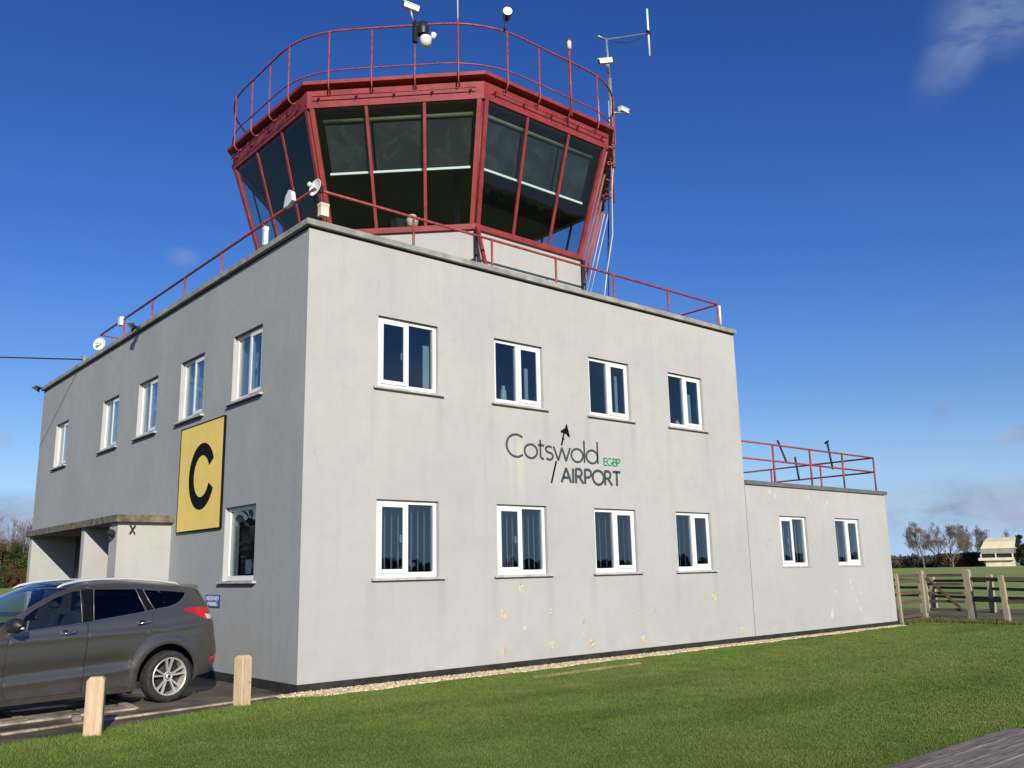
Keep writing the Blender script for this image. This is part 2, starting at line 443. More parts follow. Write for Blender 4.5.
class MB:
    def __init__(s): s.v = []; s.f = []; s.sm = []
    def add(s, vs_, fs, smooth=False):
        o = len(s.v)
        s.v += [tuple(p) for p in vs_]
        s.f += [tuple(i + o for i in f) for f in fs]
        s.sm += [smooth] * len(fs)
        return s
    def box(s, a, b, M_=None):
        x0, y0, z0 = a; x1, y1, z1 = b
        p = [(x0, y0, z0), (x1, y0, z0), (x1, y1, z0), (x0, y1, z0), (x0, y0, z1), (x1, y0, z1), (x1, y1, z1), (x0, y1, z1)]
        if M_: p = [M_(*q) for q in p]
        return s.add(p, [(0, 3, 2, 1), (4, 5, 6, 7), (0, 1, 5, 4), (1, 2, 6, 5), (2, 3, 7, 6), (3, 0, 4, 7)])
    def obox(s, c, ax, ay, az, sx, sy, sz):
        c = Vector(c)
        ax, ay, az = Vector(ax).normalized(), Vector(ay).normalized(), Vector(az).normalized()
        return s.box((-sx / 2, -sy / 2, -sz / 2), (sx / 2, sy / 2, sz / 2), lambda x, y, z: tuple(c + ax * x + ay * y + az * z))
    def beam(s, p, q, w, h, up=(0, 0, 1)):
        p, q = Vector(p), Vector(q); d = q - p
        side = d.cross(Vector(up)).normalized(); u = side.cross(d).normalized()
        return s.obox((p + q) / 2, d, side, u, d.length, w, h)
    def tube(s, pts, r, n=8, closed=False, caps=True):
        pts = [Vector(p) for p in pts]; k = len(pts)
        rs = r if isinstance(r, (list, tuple)) else [r] * k
        vs_ = []; last = None
        for i, p in enumerate(pts):
            if closed: d = pts[(i + 1) % k] - pts[i - 1]
            else: d = pts[min(i + 1, k - 1)] - pts[max(i - 1, 0)]
            d.normalize()
            if last is None:
                a = Vector((0, 0, 1)) if abs(d.z) < .9 else Vector((1, 0, 0))
                u = d.cross(a).normalized()
            else:
                u = (last - d * last.dot(d)).normalized()
            last = u; w = d.cross(u)
            for j in range(n):
                t = 2 * math.pi * j / n
                vs_.append(p + (u * math.cos(t) + w * math.sin(t)) * rs[i])
        fs = []
        for i in range(k if closed else k - 1):
            a, b = i * n, ((i + 1) % k) * n
            for j in range(n):
                fs.append((a + j, a + (j + 1) % n, b + (j + 1) % n, b + j))
        s.add(vs_, fs, True)
        if caps and not closed:
            o = len(s.v) - k * n
            s.f += [tuple(o + j for j in reversed(range(n))), tuple(o + (k - 1) * n + j for j in range(n))]
            s.sm += [False, False]
        return s
    def lathe(s, prof, c, ax, n=24, smooth=True, cap0=False, cap1=False):
        """prof: list of (radius, along)"""
        c, ax = Vector(c), Vector(ax).normalized()
        a = Vector((0, 0, 1)) if abs(ax.z) < .9 else Vector((1, 0, 0))
        u = ax.cross(a).normalized(); w = ax.cross(u)
        vs_ = []
        for r, h in prof:
            for j in range(n):
                t = 2 * math.pi * j / n
                vs_.append(c + ax * h + (u * math.cos(t) + w * math.sin(t)) * r)
        fs = [(i * n + j, i * n + (j + 1) % n, (i + 1) * n + (j + 1) % n, (i + 1) * n + j) for i in range(len(prof) - 1) for j in range(n)]
        if cap0: fs.append(tuple(reversed(range(n))))
        if cap1: fs.append(tuple((len(prof) - 1) * n + j for j in range(n)))
        return s.add(vs_, fs, smooth)
    def prism(s, poly, f0, f1):
        """poly of (a,b); f0, f1 map (a,b) to a point of the near and the far face"""
        n = len(poly)
        vs_ = [f0(*p) for p in poly] + [f1(*p) for p in poly]
        fs = [tuple(range(n)), tuple(reversed(range(n, 2 * n)))] + [(i, i + n, (i + 1) % n + n, (i + 1) % n) for i in range(n)]
        return s.add(vs_, fs)
    def ribbon(s, pts, w, P, t=.012):
        """flat stroke of width w through 2-D points; P(a, b, d) maps to the world, d = stand-off"""
        for i in range(1, len(pts) - 1):
            a, b = Vector(pts[i]) - Vector(pts[i - 1]), Vector(pts[i + 1]) - Vector(pts[i])
            if a.length and b.length and a.normalized().dot(b.normalized()) < .55:
                s.ribbon(pts[:i + 1], w, P, t); return s.ribbon(pts[i:], w, P, t + .0004)
        n = len(pts); L = []; Rr = []
        for i, (x, y) in enumerate(pts):
            x0, y0 = pts[max(i - 1, 0)]; x1, y1 = pts[min(i + 1, n - 1)]
            dx, dy = x1 - x0, y1 - y0; l = math.hypot(dx, dy) or 1
            nx, ny = -dy / l * w / 2, dx / l * w / 2
            L.append((x + nx, y + ny)); Rr.append((x - nx, y - ny))
        for i in range(n - 1):
            q = [L[i], Rr[i], Rr[i + 1], L[i + 1]]
            s.add([P(a, b, t) for a, b in q] + [P(a, b, .001) for a, b in q],
                  [(0, 1, 2, 3), (0, 4, 5, 1), (2, 6, 7, 3)] + ([(0, 3, 7, 4)]) + ([(1, 5, 6, 2)]) )
        return s
    def build(s, name, mat, parent=None, origin=None):
        root = parent
        while root is not None and root.parent is not None: root = root.parent
        if origin is None: origin = Vector(BASE.get(root.name, (0, 0, 0))) if root else Vector((0, 0, 0))
        origin = Vector(origin)
        me = bpy.data.meshes.new(name)
        me.from_pydata([tuple(Vector(p) - origin) for p in s.v], [], s.f)
        me.polygons.foreach_set('use_smooth', s.sm)
        if isinstance(mat, (list, tuple)):
            for q in mat: me.materials.append(M[q])
        else: me.materials.append(M[mat])
        me.update()
        o = bpy.data.objects.new(name, me)
        COL.objects.link(o)
        if parent is None: o.location = origin; BASE[o.name] = tuple(origin)
        else: o.parent = parent
        return o


def empty(name, loc=(0, 0, 0)):
    o = bpy.data.objects.new(name, None)
    COL.objects.link(o); o.location = loc; o.empty_display_size = .2
    BASE[o.name] = tuple(loc)
    return o


def tag(o, label=None, cat=None, group=None, kind=None):
    if label: o['label'] = label
    if cat: o['category'] = cat
    if group: o['group'] = group
    if kind: o['kind'] = kind
    return o


def np_mesh(name, verts, faces, mat, smooth=False):
    me = bpy.data.meshes.new(name)
    nv, nf = len(verts), len(faces); k = faces.shape[1]
    me.vertices.add(nv); me.vertices.foreach_set('co', np.asarray(verts, np.float32).ravel())
    me.loops.add(nf * k); me.loops.foreach_set('vertex_index', faces.astype(np.int32).ravel())
    me.polygons.add(nf)
    me.polygons.foreach_set('loop_start', np.arange(0, nf * k, k, dtype=np.int32))
    me.polygons.foreach_set('loop_total', np.full(nf, k, np.int32))
    me.materials.append(M[mat]); me.update(calc_edges=True); me.validate()
    if smooth: me.polygons.foreach_set('use_smooth', np.ones(nf, bool))
    o = bpy.data.objects.new(name, me); COL.objects.link(o)
    return o


def sheet(name, poly, z, mat):
    mb = MB(); mb.add([(x, y, z) for x, y in poly], [tuple(range(len(poly)))])
    return tag(mb.build(name, mat), kind='structure')


# ------------------------------------------------------------ ground
LAWN_EDGE = [(-9.5, -2.6), (-6.0, -1.75), (-3.85, -1.15), (-2.95, -1.02), (-2.38, -.82), (-1.1, -.38), (-.78, -.30), (-.10, -.30)]
sheet("ground", [(-3000, -3000), (3000, -3000), (3000, 3000), (-3000, 3000)], -.02, 'field')
sheet("lawn", [(-12, -30), (19.25, -30), (19.25, .3), (17.1, -.28), (-.10, -.30)] + list(reversed(LAWN_EDGE[:-1])) + [(-12, -3.2)], -.004, 'lawn')
sheet("driveway", list(LAWN_EDGE) + [(-.05, .0), (.0, 15.4), (-1.0, 40), (-30, 60), (-30, -2.0)], 0.0, 'drive')
sheet("taxiway", [(21.65 + .43 * t, 1.56 - .9 * t) for t in (-110, 60)] + [(25.85 + .43 * t, 3.54 - .9 * t) for t in (60, -110)], -.010, 'road')
sheet("verge", [(17.15, 15), (17.15, .25), (19.2, .3), (19.2, -30), (37, -30)] + [(21.6, 1.5), (21.6 - .43 * 15, 1.5 + .9 * 15)], -.012, 'rough_grass')

# kerb stones along the drive and the old slabs
mb = MB()
pts = [(-9.5, -2.05), (-6.0, -1.2), (-3.72, -.52), (-3.33, -.46), (-2.84, -.36), (-2.17, -.28), (-1.11, -.13), (-.3, .02)]
for (a, b) in zip(pts[:-1], pts[1:]):
    d = Vector((b[0] - a[0], b[1] - a[1], 0)); L = d.length; k = max(1, round(L / .9)); d.normalize()
    for i in range(k):
        p = Vector((*a, 0)) + d * (L * i / k + .01); q = Vector((*a, 0)) + d * (L * (i + 1) / k - .012)
        w = .05 + .06 * random.random()
        mb.beam(p + Vector((0, 0, .004)), q + Vector((0, 0, .004)), w, .03)
tag(mb.build("kerb", 'kerb'), kind='structure')
mb = MB()
for (x0, y0, x1, y1) in [(-4.1, .50, -3.33, 1.35), (-3.28, .42, -2.66, 1.2), (-2.60, .40, -2.10, 1.25), (-5.0, .3, -4.15, 1.3), (-6, .1, -5.05, 1.2)]:
    mb.box((x0, y0 - .08, -.03), (x1, y1, .012))
tag(mb.build("paving_slabs", 'slab'), kind='structure')
mb = MB()
for a, b in [((-6.1, -.02), (-2.05, .33)), ((-2.05, .33), (-1.98, 1.4)), ((-3.30, .36), (-3.30, 1.42)), ((-2.9, -.36), (-2.75, .28))]:
    mb.beam((*a, .008), (*b, .008), .10, .03)
tag(mb.build("paving_border", 'kerb'), kind='structure')


def stones(name, n, fn, smin, smax, mat):
    base = np.array([(1, 0, 0), (-1, 0, 0), (0, 1, 0), (0, -1, 0), (0, 0, 1), (0, 0, -1)], float)
    fc = np.array([(0, 2, 4), (2, 1, 4), (1, 3, 4), (3, 0, 4), (2, 0, 5), (1, 2, 5), (3, 1, 5), (0, 3, 5)])
    P_ = fn(n)
    s_ = rng.uniform(smin, smax, (n, 1, 1)) * rng.uniform(.6, 1.2, (n, 6, 1))
    a = rng.uniform(0, 6.28, n); c_, s2 = np.cos(a), np.sin(a)
    b = base[None] * s_
    x = b[..., 0] * c_[:, None] - b[..., 1] * s2[:, None]; y = b[..., 0] * s2[:, None] + b[..., 1] * c_[:, None]
    V = np.stack([x + P_[:, None, 0], y + P_[:, None, 1], b[..., 2] * .7 + P_[:, None, 2]], -1).reshape(-1, 3)
    F = (fc[None] + (np.arange(n) * 6)[:, None, None]).reshape(-1, 3)
    return tag(np_mesh(name, V, F, mat), kind='stuff')


def gp(n):
    x = rng.uniform(-.35, 17.1, n); w = (.42 + .06 * np.sin(x * 1.9)) * (1 - .035 * np.clip(x, 0, 17)) + .03 * np.sin(x * 7)
    w = np.where(x < 0, .1, w)
    y = -rng.uniform(0, 1, n) ** .8 * w - .005
    y = np.where(x < 0, y - .02 - .12 * rng.uniform(0, 1, n), y)
    return np.stack([x, y, .020 - .012 * (-y / .4)], -1)


stones("gravel", 17000, gp, .014, .032, 'gravel')
sheet("gravel_bed", [(-.30, -.02), (0, 0.02), (17.12, 0.02), (17.12, -.15), (0, -.42), (-.30, -.26)], .004, 'gravel')

# ------------------------------------------------------------ the control tower
tower = tag(empty("control_tower", (0, 0, 0)), "grey rendered two storey control tower with a red octagonal glass cab on its roof", "control tower")
XR, YL, XA = 10.788, 15.412, 17.118
ZT, ZA, ZP = 6.825, 3.385, .122
UT, UB, LT, LB = 5.60, 4.47, 2.69, 1.535
AT_, AB_ = 2.70, 1.575
FW_COL = [(1.261, 2.369), (3.638, 4.729), (5.988, 7.091), (8.354, 9.442)]
AX_COL = [(12.069, 13.135), (14.483, 15.595)]
LW_COL = [(1.501, 2.619), (3.884, 5.014), (6.258, 7.384), (8.683, 9.809), (12.637, 13.774)]
LF = (1.501, 2.66)
PF = lambda u, d, z: (u, d, z)       # front wall: u along +X, d into the building
PL = lambda u, d, z: (d, u, z)       # left wall: u along +Y
T = .26


def wall_panel(mb, P, u0, u1, z0, z1, holes, flip=False, back=True):
    us = sorted({u0, u1, *[h[0] for h in holes], *[h[1] for h in holes]})
    zs = sorted({z0, z1, *[h[2] for h in holes], *[h[3] for h in holes]})
    def q(*p): mb.add(p, [(3, 2, 1, 0) if flip else (0, 1, 2, 3)])
    for a, b in zip(us[:-1], us[1:]):
        for c, d in zip(zs[:-1], zs[1:]):
            mu, mz = (a + b) / 2, (c + d) / 2
            if any(h[0] < mu < h[1] and h[2] < mz < h[3] for h in holes): continue
            q(P(a, 0, c), P(b, 0, c), P(b, 0, d), P(a, 0, d))
            if back: q(P(b, T, c), P(a, T, c), P(a, T, d), P(b, T, d))
    for a, b, c, d in holes:
        q(P(a, 0, c), P(a, 0, d), P(a, T, d), P(a, T, c))
        q(P(b, 0, d), P(b, 0, c), P(b, T, c), P(b, T, d))
        q(P(a, 0, d), P(b, 0, d), P(b, T, d), P(a, T, d))
        q(P(b, 0, c), P(a, 0, c), P(a, T, c), P(b, T, c))


g = .012
FW_COL = [(a, b + .035) for a, b in FW_COL]; AX_COL = [(a, b + .04) for a, b in AX_COL]; UT += .022; LT += .022; AT_ += .015
fh = [(a - g, b + g, UB, UT) for a, b in FW_COL] + [(a - g, b + g, LB, LT) for a, b in FW_COL]
lh = [(a, b, UB - .03, UT) for a, b in LW_COL] + [(*LF, LB - .02, LT)]
mb = MB()
wall_panel(mb, PF, 0, XR, ZP, ZT, fh)
n_front = len(mb.f)
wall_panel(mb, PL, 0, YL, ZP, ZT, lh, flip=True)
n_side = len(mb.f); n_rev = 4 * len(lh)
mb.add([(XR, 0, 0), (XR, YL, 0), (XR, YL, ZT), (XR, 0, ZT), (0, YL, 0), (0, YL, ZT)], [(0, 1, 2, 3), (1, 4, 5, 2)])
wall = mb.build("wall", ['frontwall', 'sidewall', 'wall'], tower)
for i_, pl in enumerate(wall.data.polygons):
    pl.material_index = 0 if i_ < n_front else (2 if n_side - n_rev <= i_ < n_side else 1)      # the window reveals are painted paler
mb = MB()
wall_panel(mb, PF, XR + .012, XA, ZP, ZA, [(a - g, b + g, AB_, AT_) for a, b in AX_COL])
mb.add([(XA, 0, 0), (XA, 5.2, 0), (XA, 5.2, ZA), (XA, 0, ZA), (XR, 5.2, 0), (XR, 5.2, ZA)], [(0, 1, 2, 3), (1, 4, 5, 2)])
mb.box((XR + .003, .02, 0), (XR + .2, .3, ZA - .01))
annex = mb.build("annex_wall", 'wall', tower)
mb = MB()
mb.box((-.008, -.012, -.3), (XA + .004, .20, ZP)); mb.box((-.012, .2, -.3), (.20, YL, ZP))
mb.build("plinth", 'plinth', tower)
# coping with its overhang
mb = MB()
mb.box((-.075, -.08, ZT), (XR + .02, .30, 6.915)); mb.box((-.075, .30, ZT), (.30, YL + .05, 6.915))
mb.box((XR - .3, .30, ZT), (XR + .02, YL + .05, 6.915)); mb.box((.30, YL - .3, ZT), (XR - .3, YL + .05, 6.915))
mb.build("coping", 'coping', tower)
mb = MB()
mb.box((XR + .006, -.05, ZA), (XA + .07, .26, 3.475)); mb.box((XA - .2, .26, ZA), (XA + .07, 5.25, 3.475))
M['lead'] = principled("dark_lead_edge", (.15, .145, .145), .6, var=.1)
mb.build("annex_coping", 'lead', tower)
mb = MB()
mb.box((.25, .25, 6.45), (XR - .03, YL - .02, 6.60)); mb.box((XR + .02, .25, 3.10), (XA - .02, 5.1, 3.25))
mb.build("flat_roof", 'roof', tower)
mb = MB(); mb.box((-.004, -.006, ZT - .035), (XR - .002, -.001, ZT - .001)); mb.box((-.006, .003, ZT - .035), (-.001, YL, ZT - .001))  # black strips painting in the shadow line below the coping
mb.build("coping_shade", 'black', tower)
# rooms seen through the windows
mb = MB()
mb.box((.27, .27, .2), (XR - .05, YL - .05, .30)); mb.box((.27, .27, 3.3), (XR - .05, YL - .05, 3.45))
mb.box((4.2, 4.0, .3), (XR - .05, YL - .05, 3.3)); mb.box((4.2, 4.0, 3.45), (XR - .05, YL - .05, 6.45))
for x in (3.1, 5.4, 7.75): mb.box((x, .27, .3), (x + .1, 4.0, 3.3)); mb.box((x, .27, 3.45), (x + .1, 4.0, 6.45))
for y in (5.6, 8.0, 11.0): mb.box((.27, y, .3), (4.2, y + .1, 3.3)); mb.box((.27, y, 3.45), (4.2, y + .1, 6.45))
mb.box((XR + .22, 4.0, 0.1), (XA - .03, 4.1, 3.1)); mb.box((XR + .22, .27, .1), (XA - .03, 4.0, .25))
mb.build("inner_walls", 'inner', tower)


def window(P, a0, a1, z0, z1, inset, sash=None, blind=None, sill=True, name="window", flip=False):
    """frame (part) > pane, sill, handle, blind; sash = 'lo' / 'hi' side in u, None = a single light"""
    F = .062; D0, D1 = inset, inset + .07
    mb = MB()
    B = lambda u0, u1, d0, d1, za, zb: mb.box((u0, d0, za), (u1, d1, zb), P)
    B(a0, a0 + F, D0, D1, z0, z1); B(a1 - F, a1, D0, D1, z0, z1)
    B(a0 + F, a1 - F, D0, D1, z1 - F, z1); B(a0 + F, a1 - F, D0, D1, z0, z0 + F + .015)
    mid = (a0 + a1) / 2
    lights = []
    if sash:
        B(mid - .030, mid + .030, D0, D1, z0 + F + .015, z1 - F)
        for side, (u0, u1) in (('lo', (a0 + F, mid - .030)), ('hi', (mid + .030, a1 - F))):
            za, zb = z0 + F + .015, z1 - F
            if side == sash:
                S = .048
                B(u0 - .012, u0 + S, D0 - .018, D0 - .002, za - .012, zb + .012); B(u1 - S, u1 + .012, D0 - .018, D0 - .002, za - .012, zb + .012)
                B(u0 + S, u1 - S, D0 - .018, D0 - .002, zb - S, zb + .012); B(u0 + S, u1 - S, D0 - .018, D0 - .002, za - .012, za + S)
                lights.append((u0 + S - .01, u1 - S + .01, za + S - .01, zb - S + .01, D0 - .008))
                h = ((u1 - .02) if side == 'lo' else (u0 + .02))
            else: lights.append((u0 - .004, u1 + .004, za - .004, zb + .004, D0 + .03))
    else:
        lights.append((a0 + F - .004, a1 - F + .004, z0 + F + .011, z1 - F + .004, D0 + .03)); h = None
    w = mb.build(name, 'white', tower)
    for (u0, u1, za, zb, d) in lights:
        p = MB(); p.box((u0, d, za), (u1, d + .008, zb), P); p.build("pane", 'glass', w)
    if sash:
        hb = MB(); zc = (z0 + z1) / 2 - .06
        hb.box((h - .012, D1 + .002, zc), (h + .012, D1 + .03, zc + .12), P); hb.build("handle", 'white', w)
    if sill:
        s_ = MB(); s_.box((a0 - .10, -.065, z0 - .040), (a1 + .10, inset + .0, z0 - .006), P); s_.build("sill", 'sill', w)
        if P is PL: s_ = MB(); s_.box((a0 - .09, -.055, z0 - .053), (a1 + .09, -.002, z0 - .041), P); s_.build("sill_shade", 'black', w)  # thin black strip painting in the shade under left wall sills
    s_ = MB(); s_.box((a0 - .004, .004, z1 - .001), (a1 + .004, inset + .002, z1 + (.010 if P is PF else .003)), P); s_.build("head_shade", 'black', w)  # black strip at the window head, standing in for soffit shade
    if blind:
        kind = blind[0]; bm = MB(); mat = 'blind'
        if kind == 'dark': mat = 'darkblind'
        if kind in ('vertical', 'dark'):
            s0, s1, gap, ang = blind[1:]
            u = a0 + s0 * (a1 - a0)
            while u < a0 + s1 * (a1 - a0):
                c_, s2 = math.cos(ang) * .045, math.sin(ang) * .045
                za, zb = z0 + .10, z1 - .03
                q = [(u - c_, D1 + .16 - s2), (u + c_, D1 + .16 + s2)]
                bm.add([P(q[0][0], q[0][1], za), P(q[1][0], q[1][1], za), P(q[1][0], q[1][1], zb), P(q[0][0], q[0][1], zb),
                        P(q[0][0], q[0][1] + .002, za), P(q[1][0], q[1][1] + .002, za), P(q[1][0], q[1][1] + .002, zb), P(q[0][0], q[0][1] + .002, zb)],
                       [(0, 1, 2, 3), (7, 6, 5, 4), (0, 3, 7, 4), (1, 5, 6, 2)])
                u += gap
        elif kind == 'bunch':
            s0, s1, top = blind[1:]; mat = 'curtain'
            u0, u1 = a0 + s0 * (a1 - a0), a0 + s1 * (a1 - a0)
            n = 7
            pts = [(u0 + (u1 - u0) * i / (n - 1), D1 + .10 + (.03 if i % 2 else 0)) for i in range(n)]
            for (p0, p1) in zip(pts[:-1], pts[1:]):
                bm.box((p0[0], min(p0[1], p1[1]), z0 + .07), (p1[0] - .002, min(p0[1], p1[1]) + .02, z0 + (z1 - z0) * top), P)
        bm.build("blind", mat, w)
    return w


ub = [('bunch', .88, .99, .74), ('bunch', .79, .86, .66), ('bunch', .84, .90, .80), ('bunch', .77, .88, .70)]
for i, (a, b) in enumerate(FW_COL):
    window(PF, a, b, UB, UT, .055, 'lo' if i == 0 else 'hi', ub[i])
    window(PF, a, b, LB, LT, .055, 'lo' if i < 2 else 'hi', ('vertical', .06, .96, .125 if i < 2 else .17, (.74, .66, .66, .60)[i]))
for i, (a, b) in enumerate(AX_COL):
    window(PF, a, b, AB_, AT_, .055, 'hi' if i else 'lo', ('vertical', .05, .97, .10, (.42, .36)[i]), sill=False)
for i, (a, b) in enumerate(LW_COL):
    window(PL, a + .004, b - .004, UB, UT - .004, .062, 'lo', ('bunch', .60, .93, .93))
window(PL, LF[0] + .004, LF[1] - .004, LB, LT - .004, .062, None, ('dark', .02, .99, .075, 0.0))
# annex sills are thin
for (a, b) in AX_COL:
    MB().box((a - .03, -.02, AB_ - .03), (b + .06, .07, AB_ - .002)).build("sill", 'sill', tower)
# small things on the window boards
def window_item(name, label, cat, P, u, z, w, h, mat):
    mb = MB(); mb.lathe([(w * .4, 0), (w * .5, h * .15), (w * .42, h * .7), (w * .25, h * .8), (w * .25, h)], P(u, .19, z), (0, 0, 1), 12, cap0=True, cap1=True)
    tag(mb.build(name, mat, origin=P(u, .19, z)), label, cat)
window_item("jug", "white jug standing inside the second upper front window", "jug", PF, 3.98, UB + .06, .13, .30, 'white')
window_item("bottle", "cream bottle standing inside the third upper front window", "bottle", PF, 6.76, UB + .06, .09, .22, 'cream')
window_item("mug", "small white mug inside the rightmost upper front window", "mug", PF, 8.80, UB + .06, .12, .12, 'white')

# patches where the paint has come off
def patch(cx, cz, r, mb, n=9):
    pts = []
    for i in range(n):
        a = 2 * math.pi * i / n; rr = r * random.uniform(.55, 1.05)
        pts.append((cx + rr * math.cos(a), cz + rr * 1.25 * math.sin(a)))
    k = len(pts)
    mb.add([(cx, -.005, cz)] + [(a, -.004, b) for a, b in pts] + [(a, -.0005, b) for a, b in pts],
           [(0, 1 + i, 1 + (i + 1) % k) for i in range(k)] + [(1 + i, 1 + k + i, 1 + k + (i + 1) % k, 1 + (i + 1) % k) for i in range(k)])
yel = [(4.14, 1.31, .09), (3.72, .89, .09), (4.81, .89, .06), (4.20, .65, .055), (4.81, .35, .085), (3.73, .31, .08), (5.61, .68, .05), (5.79, .31, .10), (5.84, .29, .06), (7.52, .79, .07), (7.16, .29, .09), (7.24, .27, .06),
       (9.13, .97, .05), (9.46, .98, .10), (10.32, .27, .09), (6.92, .79, .03), (5.57, .49, .035)]
for x, z, r in yel:
    mb = MB(); patch(x, z, r * .85, mb, 13); mb.build("paint_patch", 'flake', wall)
for x, z, r in [(11.73, 3.25, .08), (11.95, 3.14, .07), (14.19, 3.10, .08), (14.1, 3.0, .05), (13.35, 3.17, .05), (14.92, 1.16, .07), (14.98, 1.02, .04), (13.94, .42, .09), (13.99, .52, .06), (15.39, .88, .05), (15.12, .72, .04), (14.22, .94, .05), (14.97, .85, .03), (15.3, .5, .05)]:
    mb = MB(); patch(x, z, r, mb, 11); mb.build("paint_patch", 'flakewhite', annex)

# porch: canopy and three cross walls
mb = MB()
mb.box((-.95, 5.06, 0), (.0, 5.50, 2.60)); bx = mb.build("porch_wall", 'wall', tower)
mb = MB(); mb.box((-.95, 7.05, 0), (.0, 7.25, 2.60)); mb.build("porch_wall", 'wall', tower)
mb = MB(); mb.box((-.95, 11.10, 0), (.0, 11.32, 2.60)); mb.build("porch_wall", 'wall', tower)
mb = MB(); mb.box((-1.02, 4.94, 2.60), (-.003, 11.5, 2.725)); mb.build("canopy", 'canopy', tower)
mb = MB(); mb.box((-.02, 5.52, .05), (-.004, 7.03, 2.58)); dr = mb.build("door", 'porchshade', tower)  # dark door sheet widened so its colour carries the deep porch shade
mb = MB(); mb.box((-.02, 7.27, .05), (-.004, 11.08, 2.58)); dr = mb.build("door", 'porchshade', tower)  # second dark sheet, porch shade put into its colour as well
MB().box((-.05, 7.5, 1.0), (-.021, 7.53, 1.25)).build("handle", 'steel', dr)

# ------------------------------------------------------------ the glass cab
CX, CY = 5.136, 4.008
K = .4142


def octv(h, z, i):
    c = h * K
    p = [(-h, c), (-h, -c), (-c, -h), (c, -h), (h, -c), (h, c), (c, h), (-c, h)][i % 8]
    return Vector((CX + p[0], CY + p[1], z))


def ring(mb, prof, smooth=False, close=True):
    """octagonal lathe; prof list of (h, z)"""
    vs_ = [octv(h, z, i) for h, z in prof for i in range(8)]
    fs = [(k * 8 + i, k * 8 + (i + 1) % 8, (k + 1) * 8 + (i + 1) % 8, (k + 1) * 8 + i) for k in range(len(prof) - 1) for i in range(8)]
    return mb.add(vs_, fs, smooth)


mb = ring(MB(), [(3.36, 6.55), (3.36, 7.885)]); cabwall = mb.build("cab_wall", 'wall', tower)
mb = ring(MB(), [(3.30, 7.87), (3.42, 7.87), (3.42, 7.975), (3.30, 7.975)]); mb.build("cab_sill", 'red', tower)
mb = ring(MB(), [(3.9, 10.185), (4.03, 10.185), (4.05, 10.52), (3.9, 10.52)]); mb.build("fascia", 'red', tower)
mb = ring(MB(), [(3.9, 10.565), (4.156, 10.60), (4.156, 10.67), (4.09, 10.70), (4.05, 10.675)])
mb.add([octv(4.06, 10.672, i) for i in range(8)], [tuple(reversed(range(8)))])
cabroof = mb.build("cab_roof", 'red', tower)
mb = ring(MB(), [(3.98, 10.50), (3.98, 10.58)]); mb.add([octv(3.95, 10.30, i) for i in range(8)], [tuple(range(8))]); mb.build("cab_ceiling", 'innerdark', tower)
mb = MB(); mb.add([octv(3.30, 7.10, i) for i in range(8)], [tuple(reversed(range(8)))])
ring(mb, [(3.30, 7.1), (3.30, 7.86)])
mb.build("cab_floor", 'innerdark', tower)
ZS, HS, ZF, HF = 7.95, 3.385, 10.185, 4.00


def cabpt(i, t, f, off=0.):
    """face i between corner i and i+1; t along, f from sill to head, off = outwards"""
    h = HS + (HF - HS) * f + off; z = ZS + (ZF - ZS) * f
    return octv(h, z, i).lerp(octv(h, z, i + 1), t)


